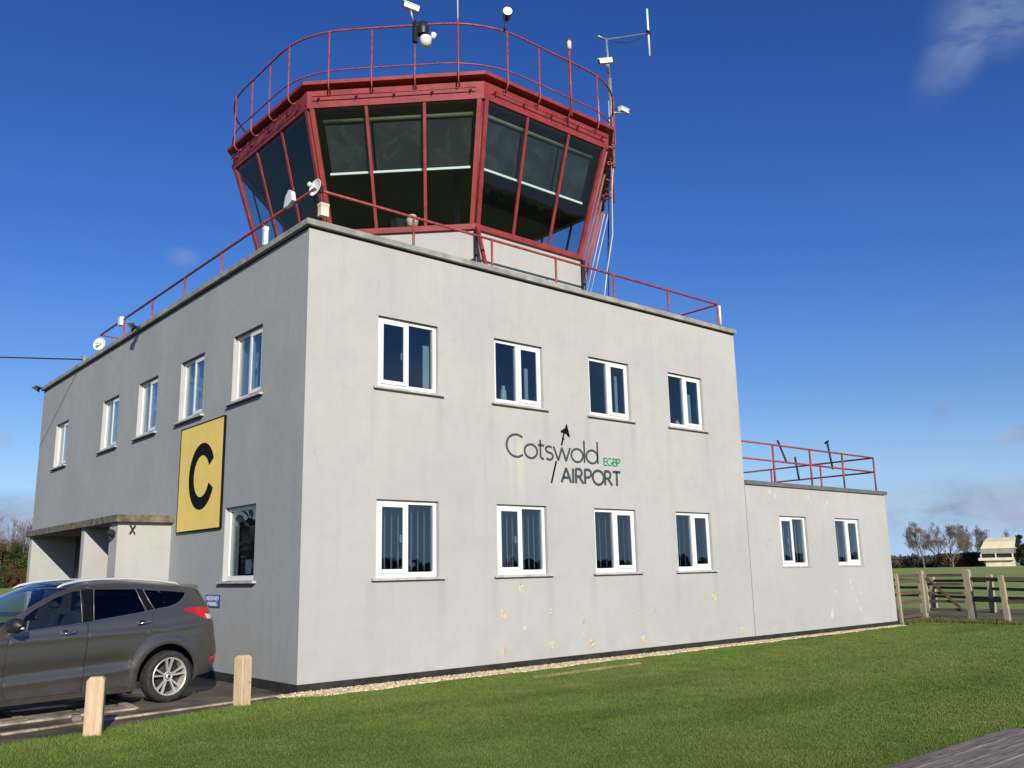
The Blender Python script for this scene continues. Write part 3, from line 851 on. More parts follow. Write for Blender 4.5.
for i in range(8):
    nrm = (octv(1, 0, i) + octv(1, 0, i + 1) - 2 * Vector((CX, CY, 0))).normalized()
    # corner post
    mb = MB()
    n2 = (octv(1, 0, i) + octv(1, 0, i - 1) - 2 * Vector((CX, CY, 0))).normalized()
    p, q = cabpt(i, .020, -.01, -.01), cabpt(i, .020, 1.01, -.01); mb.obox((p + q) / 2, q - p, nrm.cross(Vector((0, 0, 1))), nrm, (q - p).length, .085, .07)
    p, q = cabpt(i - 1, .980, -.01, -.01), cabpt(i - 1, .980, 1.01, -.01); mb.obox((p + q) / 2, q - p, n2.cross(Vector((0, 0, 1))), n2, (q - p).length, .085, .07)
    mb.build("corner_post", 'red', tower)
    p, q = octv(HS - .05, ZS - .02, i), octv(HF - .05, ZF + .02, i)
    MB().tube([p, q], .035, 6).build("corner_joint", 'darkred', tower)
    for t in (1 / 3, 2 / 3):
        mb = MB(); p, q = cabpt(i, t, -.01), cabpt(i, t, 1.01)
        mb.obox((p + q) / 2, q - p, nrm.cross(Vector((0, 0, 1))), nrm, (q - p).length, .056, .03)
        mb.build("mullion", 'red', tower)
    for k in range(3):
        a, b = k / 3 + .010, (k + 1) / 3 - .010
        mb = MB(); o = cabpt
        mb.add([o(i, a, 0, -.01), o(i, b, 0, -.01), o(i, b, 1, -.01), o(i, a, 1, -.01), o(i, a, 0, -.022), o(i, b, 0, -.022), o(i, b, 1, -.022), o(i, a, 1, -.022)],
               [(0, 1, 2, 3), (7, 6, 5, 4), (0, 4, 5, 1), (3, 2, 6, 7), (1, 5, 6, 2), (0, 3, 7, 4)])
        mb.build("pane", 'cabglass', tower)
    if i in (1, 2):
        FB = (9.09 - ZS) / (ZF - ZS)
        mb = MB()
        for (a, b) in ((.045, .33), (.345, .655), (.67, .955)):
            mb.add([cabpt(i, a, FB, -.20), cabpt(i, b, FB, -.20), cabpt(i, b, .90, -.20), cabpt(i, a, .90, -.20),
                    cabpt(i, a, FB, -.206), cabpt(i, b, FB, -.206), cabpt(i, b, .90, -.206), cabpt(i, a, .90, -.206)],
                   [(0, 1, 2, 3), (7, 6, 5, 4), (0, 4, 5, 1), (3, 2, 6, 7), (1, 5, 6, 2), (0, 3, 7, 4)])
        bl = mb.build("roller_blind", 'film', tower)
        MB().beam(cabpt(i, .04, FB - .012, -.17), cabpt(i, .96, FB - .012, -.17), .03, .045).build("blind_bar", 'lamp', bl)
        MB().tube([cabpt(i, .04, .93, -.2), cabpt(i, .96, .93, -.2)], .04, 10).build("blind_roller", 'roller', bl)
    # pipe on brackets along the fascia
    mb = MB()
    a, b = octv(4.13, 10.36, i), octv(4.13, 10.36, i + 1)
    mb.tube([a.lerp(b, .05), a.lerp(b, .95)], .011, 6)
    for t in (.08, .29, .5, .71, .92):
        c = a.lerp(b, t)
        mb.beam(c + Vector((0, 0, .06)), c - Vector((0, 0, .045)), .012, .02, up=nrm)
        mb.beam(c - nrm * .09, c + nrm * .01, .02, .02)
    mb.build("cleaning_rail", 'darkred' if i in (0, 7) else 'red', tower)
# downpipes under the cab corners
for i in (2, 3):
    p = octv(3.42, 7.86, i); q = octv(3.42, 6.6, i)
    MB().tube([p, q], .035, 8).build("downpipe", 'black', tower)
# stay beside the front corner
MB().beam(Vector((3.68, .50, 7.88)), Vector((3.86, .36, 6.70)), .06, .06, up=(1, 0, 0)).build("stay", 'red', tower)
# desk line and equipment in the cab
mb = ring(MB(), [(2.55, 7.78), (3.2, 7.78), (3.2, 7.83), (2.55, 7.83), (2.55, 7.78)]); desk = mb.build("desk", 'desk', tower)
MB().tube([octv(2.2, 7.1, 2), octv(2.2, 10.3, 2)], .06, 10).build("cab_column", 'black', tower)
MB().tube([octv(2.2, 7.1, 6), octv(2.2, 10.3, 6)], .06, 10).build("cab_column", 'black', tower)


eq = tag(empty("desk_equipment", (2.95, 1.65, 7.83)), "tan and black equipment on the desk behind the front left glass of the cab", "equipment")
MB().box((2.72, 1.72, 7.83), (2.95, 1.95, 8.22)).build("case", 'black', eq)
MB().lathe([(.02, 0), (.10, .03), (.12, .16), (.07, .26), (.0, .28)], (3.0, 1.62, 8.03), (0, 0, 1), 16, cap0=True).build("headset_pad", 'cream', eq)
MB().box((2.94, 1.56, 7.83), (3.06, 1.68, 8.05)).build("stand", 'desk', eq)


def arc_ring(h, z, r=.95, n=6):
    out = []
    for i in range(8):
        p = octv(h, z, i); a = octv(h, z, i - 1); b = octv(h, z, i + 1)
        t0 = p + (a - p).normalized() * r * K; t1 = p + (b - p).normalized() * r * K
        for k in range(n + 1):
            s_ = k / n
            out.append(t0 * (1 - s_) ** 2 + p * 2 * s_ * (1 - s_) + t1 * s_ ** 2)
    return out


mb = MB()
mb.tube(arc_ring(4.22, 11.65, 2.2), .019, 8, closed=True)
mb.tube(arc_ring(4.22, 10.83, 2.2), .014, 8, closed=True)
rail = mb.build("cab_railing", 'railred', tower)
for i in range(8):
    nrm = (octv(1, 0, i) + octv(1, 0, i + 1) - 2 * Vector((CX, CY, 0))).normalized()
    a, b = octv(4.21, 0, i), octv(4.21, 0, i + 1); mid = (a + b) / 2; d = (b - a).normalized()
    for k in (-1.5, -.5, .5, 1.5):
        c = mid + d * k * .815
        mb = MB(); U = lambda o, z: c + nrm * o + Vector((0, 0, z))
        mb.tube([U(0, 11.65), U(0, 10.56), U(-.015, 10.50), U(-.05, 10.455), U(-.10, 10.44), U(-.14, 10.46), U(-.165, 10.50)], .0145, 8)
        mb.build("post", 'railred', rail)

# ------------------------------------------------------------ railing round the main roof
mb = MB()
mb.tube(cornered([(.15, 10.96, 7.50), (.15, .15, 7.52), (10.48, .15, 7.52), (10.48, 14.9, 7.52)]), .025, 8)
mb.tube([(.15, 10.96, 7.50), (1.5, 10.96, 7.44)], .018, 8)
rr = mb.build("roof_railing", 'railred', tower)
for (x, y) in [(2.02, .15), (3.74, .15), (5.34, .15), (6.98, .15), (8.70, .15), (10.46, .15), (.15, 1.92), (.15, 3.68), (.15, 5.5), (.15, 7.34), (.15, 9.2), (10.48, 3), (10.48, 6), (10.48, 9), (10.48, 12), (1.5, 10.96)]:
    MB().tube([(x, y, 6.60), (x, y, 7.51)], .022, 8).build("post", 'railred', rr)
MB().tube([(10.54, .15, 7.04), (10.54, .15, 7.50)], .03, 8).build("post_wrap", 'white', rr)
mb = MB()
for z in (4.385, 4.0): mb.tube(cornered([(XR + .05, .12, z), (16.95, .12, z), (16.95, 5.0, z), (XR + .05, 5.0, z)]), .023, 8)
ar = mb.build("annex_railing", 'railred', tower)
for (x, y) in [(12.2, .12), (13.8, .12), (15.33, .12), (16.95, .12), (16.95, 1.7), (16.95, 3.3), (16.95, 5), (15, 5), (13, 5)]:
    MB().tube([(x, y, 3.24), (x, y, 4.39)], .025, 8).build("post", 'railred', ar)

# ------------------------------------------------------------ lettering
def arc(cx, cy, rx, ry, a0, a1, n=18):
    return [(cx + rx * math.cos(R(a0 + (a1 - a0) * i / n)), cy + ry * math.sin(R(a0 + (a1 - a0) * i / n))) for i in range(n + 1)]


def glyph(ch):
    """strokes in a unit cap height; returns (strokes, advance)"""
    A = arc
    return {
        'C': ([A(.40, .5, .40, .5, 50, 310)], .74), 'G': ([A(.40, .5, .40, .5, 50, 350) , [(.79, .42), (.50, .42)]], .86),
        'o': ([A(.27, .31, .27, .31, 0, 360, 24)], .58), 't': ([[(.10, .86), (.10, .14)] , A(.22, .13, .12, .12, 180, 280, 6), [(0, .62), (.26, .62)]], .32),
        's': ([A(.16, .47, .15, .14, 40, 270, 10)[:-1] + A(.16, .16, .16, .165, 90, -140, 10)], .36),
        'w': ([[(0, .62), (.20, 0), (.375, .60), (.55, 0), (.75, .62)]], .80),
        'l': ([[(.03, 1.05), (.03, 0)]], .12), 'd': ([A(.27, .31, .27, .31, 0, 360, 24), [(.545, 1.05), (.545, 0)]], .6),
        'A': ([[(0, 0), (.35, 1), (.70, 0)], [(.13, .34), (.57, .34)]], .80), 'I': ([[(.06, 0), (.06, 1)]], .23),
        'R': ([[(.04, 0), (.04, 1), (.26, 1)] + A(.26, .74, .22, .26, 90, -90, 10) + [(.04, .48)], [(.26, .48), (.58, 0)]], .68),
        'P': ([[(.04, 0), (.04, 1), (.28, 1)] + A(.28, .73, .23, .27, 90, -90, 10) + [(.04, .46)]], .62),
        'O': ([A(.44, .5, .43, .5, 0, 360, 28)], .93), 'T': ([[(.0, 1), (.60, 1)], [(.30, 1), (.30, 0)]], .62),
        'E': ([[(.5, 1), (.04, 1), (.04, 0), (.5, 0)], [(.04, .52), (.45, .52)]], .56),
        'B': ([[(.04, 0), (.04, 1), (.28, 1)] + A(.28, .76, .19, .24, 90, -90, 8) + [(.04, .52), (.30, .52)] + A(.30, .26, .23, .26, 90, -90, 8) + [(.04, 0)]], .58),
        'S': ([A(.26, .75, .24, .25, 30, 270, 10)[:-1] + A(.26, .25, .26, .25, 90, -150, 10)], .58),
        'V': ([[(0, 1), (.32, 0), (.64, 1)]], .68), 'D': ([[(.04, 0), (.04, 1), (.25, 1)] + A(.25, .5, .40, .5, 90, -90, 14) + [(.04, 0)]], .70),
        'K': ([[(.04, 0), (.04, 1)], [(.52, 1), (.06, .45), (.56, 0)]], .60), 'N': ([[(.04, 0), (.04, 1), (.60, 0), (.60, 1)]], .70),
        ' ': ([], .35)}[ch]


def text(mb, s, a0, a1, z, h, w, P, t=.012, flip=False):
    """fit string s between a0 and a1, base line z, cap height h, stroke width w"""
    tot = sum(glyph(c)[1] for c in s[:-1]) + max(p[0] for st in glyph(s[-1])[0] for p in st)
    k = (a1 - a0) / tot; x = 0
    for c in s:
        st, adv = glyph(c)
        for q in st: mb.ribbon([(a0 + (x + px) * k, z + py * h) for px, py in q], w, P, t)
        x += adv


PFo = lambda a, b, d: (a, -d, b)                       # on the front wall
lt = tag(empty("airport_lettering", (5.2, 0, 3.1)), "grey and green airport name lettering with a plane arrow on the sunlit front wall", "lettering")
mb = MB(); text(mb, "Cotswold", 3.865, 6.125, 3.548, .395, .036, PFo); mb.build("word", 'letter', lt)
mb = MB(); text(mb, "AIRPORT", 5.16, 6.735, 3.155, .265, .046, PFo); mb.build("word", 'letter', lt)
mb = MB(); text(mb, "EGBP", 6.285, 6.74, 3.535, .135, .020, PFo); mb.build("code", 'green', lt)
mb = MB()
mb.ribbon([(4.905, 3.13), (5.04, 3.53)], .030, PFo, .014)
mb.ribbon([(5.185, 3.83), (5.225, 3.95)], .030, PFo, .014); mb.ribbon([(5.225, 3.965), (5.26, 4.08)], .026, PFo, .014)
mb.ribbon([(5.205, 3.965), (5.255, 3.95)], .03, PFo, .0145)
mb.prism([(5.335, 4.24), (5.36, 4.15), (5.40, 4.02), (5.395, 3.99), (5.29, 4.06), (5.185, 4.07), (5.18, 4.10), (5.29, 4.16)], lambda a, b: (a, -.015, b), lambda a, b: (a, -.001, b))
mb.build("arrow", 'black2', lt)

PLo = lambda a, b, d: (-d, -a, b)                      # on the left wall: a grows to the right of the viewer
cs = tag(empty("letter_board", (-.02, 3.7, 2.39)), "large yellow board with a black letter C on the shaded left wall", "sign")
mb = MB(); mb.box((-.035, 2.79, 2.41), (-.004, 4.70, 4.27)); mb.build("board", 'yellow', cs)
mb = MB()
mb.box((-.040, 2.765, 2.39), (-.003, 2.79, 4.29)); mb.box((-.040, 4.70, 2.39), (-.003, 4.725, 4.29))
mb.box((-.040, 2.79, 4.27), (-.003, 4.70, 4.29)); mb.box((-.040, 2.79, 2.39), (-.003, 4.70, 2.41)); mb.build("frame", 'black2', cs)
mb = MB(); mb.ribbon(arc(-3.655, 3.335, .46, .475, 27, 336, 40), .215, PLo, .042); mb.build("letter", 'black2', cs)
bs = tag(empty("parking_sign", (-.01, 2.98, 1.1)), "small blue sign with two lines of white writing low on the left wall", "sign")
MB().box((-.014, 2.69, 1.115), (-.003, 3.27, 1.315)).build("plate", 'blue', bs)
mb = MB(); text(mb, "RESERVED", -3.22, -2.74, 1.230, .058, .011, PLo, .0165); mb.build("word", 'whitepaint', bs)
mb = MB(); text(mb, "PARKING", -3.18, -2.78, 1.140, .058, .011, PLo, .0165); mb.build("word", 'whitepaint', bs)
nt = MB(); nt.box((.150, 1.93, 1.64), (.153, 2.13, 1.86)); tag(nt.build("notice", 'whitepaint', origin=(.15, 2.03, 1.64)), "white paper notice behind the lower left wall window", "notice")

# ------------------------------------------------------------ floodlights, dishes, cameras
def floodlight(loc, face, label, group=None, arm=None):
    o = tag(empty("floodlight", loc), label, "floodlight", group)
    c = Vector(loc); f = Vector(face).normalized(); side = f.cross(Vector((0, 0, 1))).normalized(); up = side.cross(f)
    a = c + Vector(arm)
    mb = MB()
    fr = [(-.11, -.075), (.11, -.075), (.11, .075), (-.11, .075)]; bk = [(-.06, -.04), (.06, -.04), (.06, .04), (-.06, .04)]
    F = [a + side * x + up * y + f * .06 for x, y in fr]; Bk = [a + side * x + up * y - f * .06 for x, y in bk]
    mb.add(F + Bk, [(0, 1, 5, 4), (1, 2, 6, 5), (2, 3, 7, 6), (3, 0, 4, 7), (7, 4, 5, 6)])
    mb.obox(a + f * .065, side, up, f, .24, .17, .02)
    mb.build("housing", 'black', o)
    mb = MB(); mb.obox(a + f * .078, side, up, f, .19, .12, .006); mb.build("lens", 'clearlens', o)
    mb = MB(); mb.tube([c, a - f * .04 - up * .04], .018, 8); mb.tube([a - side * .125, a - side * .125 - f * .05 - up * .08, a + side * .125 - f * .05 - up * .08, a + side * .125], .01, 6)
    mb.build("bracket", 'black', o)
    return o


floodlight((-.04, 7.35, 6.87), (-.7, .35, -.55), "black floodlight on the left roof edge below the railing end", arm=(-.17, .06, .0))
floodlight((-.03, 15.30, 6.86), (-.5, .3, -.9), "black floodlight at the far left corner of the roof", arm=(-.17, .06, .02))


def dish(loc, r, ax, pole_base, label):
    o = tag(empty("dish_antenna", pole_base), label, "dish antenna")
    c = Vector(loc); ax = Vector(ax).normalized()
    mb = MB(); n = 6
    prof = [(r * i / n, -r * .32 * (1 - (i / n) ** 2)) for i in range(0, n + 1)]
    prof[0] = (.004, prof[0][1])
    mb.lathe(prof, c, ax, 28); mb.lathe([(a, b - .008) for a, b in reversed(prof)], c, ax, 28)
    mb.lathe([(r, 0), (r + .006, -.004), (r, -.008)], c, ax, 28)
    mb.build("reflector", 'white', o)
    mb = MB(); mb.tube([c - ax * r * .3, c + ax * r * .55], .012, 8); mb.lathe([(.012, 0), (.04, .01), (.04, .05), (.012, .06)], c + ax * r * .5, ax, 12, cap0=True, cap1=True)
    mb.build("feed", 'white', o)
    mb = MB(); mb.tube([pole_base, (pole_base[0], pole_base[1], c.z), c - ax * r * .3], .018, 8); mb.box((c.x - ax.x * .1 - .05, c.y - ax.y * .1 - .03, c.z - .05), (c.x - ax.x * .1 + .05, c.y - ax.y * .1 + .05, c.z + .05))
    mb.build("bracket", 'black', o)
    return o


dish((.14, .13, 7.54), .14, (-.90, -.12, .12), (.22, .26, 6.95), "round white dish antenna at the front corner of the roof railing")
dish((.12, 10.95, 7.27), .16, (-.75, -.6, .1), (.22, 11.0, 6.6), "round white dish antenna at the far end of the left roof railing")
# panel aerial (white, boxy) on the left rail, equipment boxes
def wedge(name, label, cat, pts, th, P, mat, origin):
    mb = MB(); mb.prism(pts, lambda a, b: P(a, b, th / 2), lambda a, b: P(a, b, -th / 2)); return tag(mb.build(name, mat, origin=origin), label, cat)
wedge("panel_aerial", "white angular panel aerial clamped to the left roof railing", "aerial", [(.74, 7.52), (.78, 7.68), (.87, 7.74), (.98, 7.66), (1.04, 7.48), (.88, 7.47)][::-1], .07, lambda a, b, d: (.10 + d, a, b), 'white', (.10, .86, 7.45))
def junction(loc, sx, sy, sz, label, mat='cream'):
    x, y, z = loc; o = tag(empty("junction_box", (x, y, z)), label, "junction box")
    MB().box((x - sx / 2, y - sy / 2, z), (x + sx / 2, y + sy / 2, z + sz * .8)).build("casing", mat, o)
    MB().box((x - sx / 2 - .006, y - sy / 2 - .006, z + sz * .8), (x + sx / 2 + .006, y + sy / 2 + .006, z + sz)).build("lid", mat, o)
    MB().tube([(x, y + sy / 2 + .02, 6.6), (x, y + sy / 2 + .02, z + sz * .6)], .018, 8).build("post", 'black', o)
junction((.30, .13, 7.09), .14, .10, .21, "cream junction box under the dish at the roof corner")
junction((.15, 1.86, 7.10), .07, .07, .33, "narrow white box wrapped on the left railing post nearest the corner", 'white')
wedge("camera", "small white camera on the left roof railing near its far end", "camera", [(9.22, 7.36), (9.22, 7.56), (9.36, 7.56), (9.36, 7.36)][::-1], .09, lambda a, b, d: (.10 + d, a, b), 'white', (.10, 9.29, 7.36))


def cctv(loc, mount, aim, label, tint='white'):
    o = tag(empty("security_camera", mount), label, "camera")
    c = Vector(loc); f = Vector(aim).normalized(); s_ = f.cross(Vector((0, 0, 1))).normalized(); u = s_.cross(f)
    mb = MB(); mb.obox(c, f, s_, u, .29, .095, .09); mb.build("housing", tint, o)
    mb = MB(); mb.obox(c + u * .062 + f * .02, f, s_, u, .33, .11, .012); mb.build("sunshield", tint, o)
    mb = MB(); mb.lathe([(.045, 0), (.045, .02), (.03, .021), (.03, .012)], c + f * .145, f, 14, cap0=True, cap1=True); mb.build("lens", 'black', o)
    mb = MB(); mb.tube([mount, Vector(mount).lerp(c, .6) - u * .03, c - u * .05], .022, 8); mb.build("bracket", 'steel', o)
    return o


def on_rail(i, t, h=4.22, z=11.65): return octv(h, z, i).lerp(octv(h, z, i + 1), t)
pA = Vector((2.44, .76, 11.66))
cctv(pA + Vector((-.10, -.05, .30)), tuple(pA), (-.85, .35, .22), "white camera aimed left above the cab railing beside the black lamp")
# ptz camera / searchlight under it
o = tag(empty("dome_camera", tuple(pA + Vector((.12, -.08, -.35)))), "black and white dome camera hanging on the cab railing", "camera")
b = pA + Vector((.12, -.12, -.15))
MB().lathe([(.03, .20), (.09, .18), (.115, .05), (.10, -.06)], b, (0, 0, 1), 20, cap0=True).build("hood", 'black', o)
MB().lathe([(.10, 0), (.115, -.05), (.10, -.15), (.05, -.20), (.01, -.21)], b + Vector((.06, 0, -.08)), (0, 0, 1), 20, cap0=True).build("dome", 'white', o)
MB().box(tuple(b + Vector((-.16, .05, -.22))), tuple(b + Vector((-.08, .12, .22)))).build("bracket", 'black', o)
MB().lathe([(.012, 0), (.05, .03), (.055, .12)], b + Vector((.20, -.02, -.08)), (.2, -.2, 1), 14, cap0=True, cap1=True).build("spotlight", 'white', o)
pB = on_rail(2, .13)
o = tag(empty("searchlight", tuple(pB)), "black lamp with a pale face tilted up above the cab railing", "lamp")
f = Vector((-.50, -.72, .02)).normalized()
c = pB + Vector((.04, -.05, .36))
MB().lathe([(.04, -.22), (.075, -.18), (.085, .02), (.10, .04), (.10, .06)], c, f, 20, cap0=True).build("housing", 'black', o)
MB().lathe([(.001, .05), (.088, .05)], c, f, 20).build("lens", 'lamp', o)
MB().tube([pB, c - f * .1], .02, 8).build("bracket", 'black', o)
# whip aerial, beacon
p = Vector((3.03, .18, 10.45))
o = tag(empty("whip_aerial", tuple(p)), "tall thin white whip aerial rising from the front of the cab railing", "aerial")
MB().tube([p + Vector((0, 0, 0)), p + Vector((0, 0, 1.28))], .017, 8).build("base_tube", 'railred', o)
MB().tube([p + Vector((0, 0, 1.25)), p + Vector((0, 0, 3.4))], [.014, .008], 8).build("whip", 'white', o)
p = Vector((5.54, -.24, 10.42))
o = tag(empty("obstruction_light", tuple(p)), "amber obstruction light on a slim pole on the right side of the cab railing", "light")
MB().tube([p, p + Vector((0, 0, 1.50))], .019, 8).build("pole", 'railred', o)
MB().lathe([(.02, 0), (.045, .02), (.045, .17), (.03, .19)], p + Vector((0, 0, 1.48)), (0, 0, 1), 14, cap0=True, cap1=True).build("lamp", 'cream', o)
MB().lathe([(.03, 0), (.05, .01), (.03, .04)], p + Vector((0, 0, 1.67)), (0, 0, 1), 14, cap0=True, cap1=True).build("cap", 'railred', o)
# mast on the east corner of the cab
mx, my = 7.88, .80
o = tag(empty("radio_mast", (mx, my, 10.0)), "steel radio mast with a side arm dipole at the right corner of the cab roof", "radio mast")
MB().tube([(mx, my, 10.4), (mx - .01, my, 12.6)], .045, 10).build("mast_tube", 'steel', o)
MB().tube([(mx - .01, my, 12.5), (mx - .06, my, 13.60)], .028, 10).build("upper_tube", 'steel', o)
e = Vector((9.38, my + .02, 14.39)); s0 = Vector((mx - .06, my, 13.58))
MB().tube([s0 - Vector((.28, 0, .03)), s0 + (e - s0) * 0.0, e], .018, 8).build("arm", 'steel', o)
MB().tube([e - Vector((.0, 0, .62)), e + Vector((0, 0, .66))], .026, 8).build("dipole", 'white', o)
MB().box(tuple(e - Vector((.07, .04, .04))), tuple(e + Vector((.05, .04, .05)))).build("clamp", 'black', o)
cc = [s0.lerp(e, t) - Vector((0, 0, .16 * math.sin(math.pi * t))) for t in np.linspace(.1, .95, 10)]
MB().tube(cc, .009, 6).build("cable", 'cable', o)
MB().tube([(mx - .12, my - .02, 10.1), (mx - .10, my - .02, 12.0)], .012, 6).build("cable", 'greycable', o)
MB().tube([(mx - .30, my + .1, 10.1), (mx - .32, my + .1, 12.0)], .016, 6).build("whip", 'white', o)
cctv((mx - .24, my - .12, 12.88), (mx - .02, my, 12.70), (-.75, .55, -.12), "white camera on the radio mast pointing left")
cctv((mx + .40, my - .02, 11.93), (mx + .02, my, 11.75), (.9, .1, .08), "white camera low on the radio mast pointing right")
# loops of cable and the ladder below the mast
lx, ly = 9.2, 2.24
lad = tag(empty("ladder", (lx, ly, 10.1)), "short dark red ladder hanging below the right corner of the cab roof", "ladder")
for dy in (-.17, .17): MB().box((lx, ly + dy - .02, 10.35), (lx + .05, ly + dy + .02, 11.8)).build("stile", 'darkred', lad)
for k in range(6): MB().box((lx + .01, ly - .15, 10.5 + k * .22), (lx + .035, ly + .15, 10.53 + k * .22)).build("rung", 'darkred', lad)
tag(MB().tube([(8.06, .9, 11.2), (8.05, 1.05, 10.0), (7.95, 1.0, 8.9), (7.55, .85, 7.9), (7.2, .7, 6.9)], .016, 6).build("loose_cable", 'greycable', origin=(7.2, .7, 6.9)), "pale loose cable curving down from the cab roof corner to the main roof", "cable")
tag(MB().tube([(8.3, 1.35, 10.4), (8.0, 1.2, 8.6), (7.9, 1.2, 6.7)], .016, 6).build("loose_cable", 'cable', origin=(7.9, 1.2, 6.7)), "dark cable hanging behind the pale one on the main roof", "cable")
for k, dx in enumerate((0, .14)):
    a, b = octv(HF + .12, ZF, 4) + Vector((0, .12 - dx, 0)), octv(HS + .12, ZS - .3, 4) + Vector((0, .14 - dx, 0))
    MB().tube([a, b], .014, 6).build("cable_run", 'greycable', tower)
# leaning poles on the annex roof
PP = [(16.95, 3.0, 5.22), (16.95, 2.75, 4.52), (16.95, 2.47, 4.67), (16.95, 2.4, 4.01), (16.95, 1.42, 4.99), (16.95, 1.32, 4.2)]
for (a, b, lb) in [(PP[0], PP[1], "dark pole leaning up from the annex side railing nearest the tower wall"), (PP[2], PP[3], "short dark pole on the annex side railing between two taller ones"), (PP[4], PP[5], "dark pole with a bent tip above the annex railing, farthest from the tower")]:
    mb = MB(); b2 = b; mb.tube([a, b2], .03, 8)
    if 'bent' in lb: mb.tube([(a[0], a[1] + .07, a[2] - .05), a, (a[0], a[1] - .05, a[2] + .01)], .028, 8)
    tag(mb.build("pole", 'cable', origin=b2), lb, "pole")
# overhead cable to the left
pts = []
A_ = Vector((.05, 11.75, 7.02)); B_ = Vector((-36.0, 12.9, 8.3))
for t in np.linspace(0, 1, 16): pts.append(A_.lerp(B_, t) - Vector((0, 0, 1.6 * math.sin(math.pi * t))))
tag(MB().tube(pts, .018, 6).build("overhead_cable", 'cable', origin=tuple(A_)), "thin black overhead cable running left from the far roof edge", "cable")
MB().box((-.03, 11.70, 6.90), (.05, 11.80, 7.10)).build("cable_hook", 'steel', tower)
# porch light and small plate
tag(MB().lathe([(.02, 0), (.07, .03), (.08, .10), (.05, .12)], (-.99, 5.20, 2.47), (-.4, 0, -1), 14, cap0=True, cap1=True).build("porch_lamp", 'innerdark', origin=(-.99, 5.2, 2.5)), "small dark lamp under the canopy edge of the porch", "lamp")
mb = MB()
for k, (a, b) in enumerate([((-.745, 2.545), (-.655, 2.39)), ((-.655, 2.545), (-.745, 2.39))]):
    mb.beam((a[0], 5.04, a[1]), (b[0], 5.04, b[1]), .022, .022, up=(0, 1, 0))
tag(mb.build("cross_bracket", 'rusty', origin=(-.62, 5.04, 2.4)), "small rusty crossed bracket on the porch end wall", "bracket")

# ------------------------------------------------------------ bollards
def bollard(x, y, rot, h, w, label):
    o = empty("bollard", (x, y, 0)); tag(o, label, "bollard", "wooden bollards along the lawn edge")
    c_, s_ = math.cos(rot), math.sin(rot)
    L = lambda a, b, z: (x + a * c_ - b * s_, y + a * s_ + b * c_, z)
    ch = .035
    mb = MB()
    rings_ = [(w / 2, -.2), (w / 2, h - ch), (w / 2 - ch * .8, h)]
    rows = []
    for r, z in rings_:
        e = r * .88
        rows.append([L(-r, -e, z), L(-e, -r, z), L(e, -r, z), L(r, -e, z), L(r, e, z), L(e, r, z), L(-e, r, z), L(-r, e, z)])
    v = [p for r_ in rows for p in r_]
    fs = [(k * 8 + i, k * 8 + (i + 1) % 8, (k + 1) * 8 + (i + 1) % 8, (k + 1) * 8 + i) for k in range(2) for i in range(8)] + [tuple(16 + i for i in range(8))]
    mb.add(v, fs)
    mb.build("timber_post", 'bollard', o)
bollard(-3.00, -1.27, R(-23), .585, .178, "pale timber bollard standing in the grass in front of the parked car's doors")
bollard(-.97, -.40, R(18), .61, .16, "pale timber bollard between the car's rear and the building corner")

# ------------------------------------------------------------ deck
dk = tag(empty("deck", (1.6, -8.7, 0)), "weathered grey plank deck at the lower right edge of the lawn", "deck")
mb = MB(); y = -8.585
for k in range(24):
    w = .142; x1 = 1.72 + random.uniform(-.012, .012)
    mb.box((-1.2, y - w, .262 + random.uniform(-.002, .002)), (x1, y, .300 + random.uniform(-.003, .003)))
    y -= w + .014
mb.build("planks", 'deck', dk)
mb = MB()
for x in (-1.0, .3, 1.6): mb.box((x - .05, -12.3, .02), (x + .05, -8.62, .258))
mb.box((-1.2, -8.65, .03), (1.68, -8.60, .256)); mb.build("joists", 'railwood', dk)

# ------------------------------------------------------------ the parked car (local axes: x forward from the rear axle, y to its left, z up)
car = tag(empty("parked_car", (-1.583 - .174 * .87, .587 + .985 * .87, 0)), "dark grey five door car parked beside the left wall of the tower", "car")
car.rotation_euler = (0, 0, R(190))
BASE[car.name] = (0, 0, 0)
WB, WR = 2.58, .340


def interp(x, xs, ys): return float(np.interp(x, xs, ys))


def cat(x, P):
    """smooth interpolation through (x,y) points"""
    xs = [p[0] for p in P]; ys = [p[1] for p in P]
    if x <= xs[0]: return ys[0]
    if x >= xs[-1]: return ys[-1]
    i = max(j for j in range(len(xs) - 1) if xs[j] <= x)
    x0, x1 = xs[i], xs[i + 1]; t = (x - x0) / (x1 - x0)
    def sl(j):
        if j == 0: return (ys[1] - ys[0]) / (xs[1] - xs[0])
        if j == len(xs) - 1: return (ys[-1] - ys[-2]) / (xs[-1] - xs[-2])
        return (ys[j + 1] - ys[j - 1]) / (xs[j + 1] - xs[j - 1])
    m0, m1 = sl(i) * (x1 - x0), sl(i + 1) * (x1 - x0)
    return (2 * t**3 - 3 * t**2 + 1) * ys[i] + (t**3 - 2 * t**2 + t) * m0 + (-2 * t**3 + 3 * t**2) * ys[i + 1] + (t**3 - t**2) * m1


def W0(z): return cat(z, [(.12, .79), (.25, .835), (.45, .858), (.65, .872), (.85, .872), (.97, .862), (1.08, .838), (1.2, .80), (1.4, .72), (1.56, .63)])
def s_rear(z): return cat(z, [(.15, -.70), (.30, -.82), (.45, -.90), (.62, -.91), (.80, -.87), (1.0, -.84), (1.2, -.77), (1.35, -.68), (1.5, -.60)])
def s_front(z): return cat(z, [(.15, 3.25), (.30, 3.36), (.5, 3.40), (.7, 3.38), (.85, 3.30), (.95, 3.10), (1.1, 2.9), (1.6, 2.5)])
NR, NF, SMR, SMF = 4.6, 2.5, -.10, 2.55


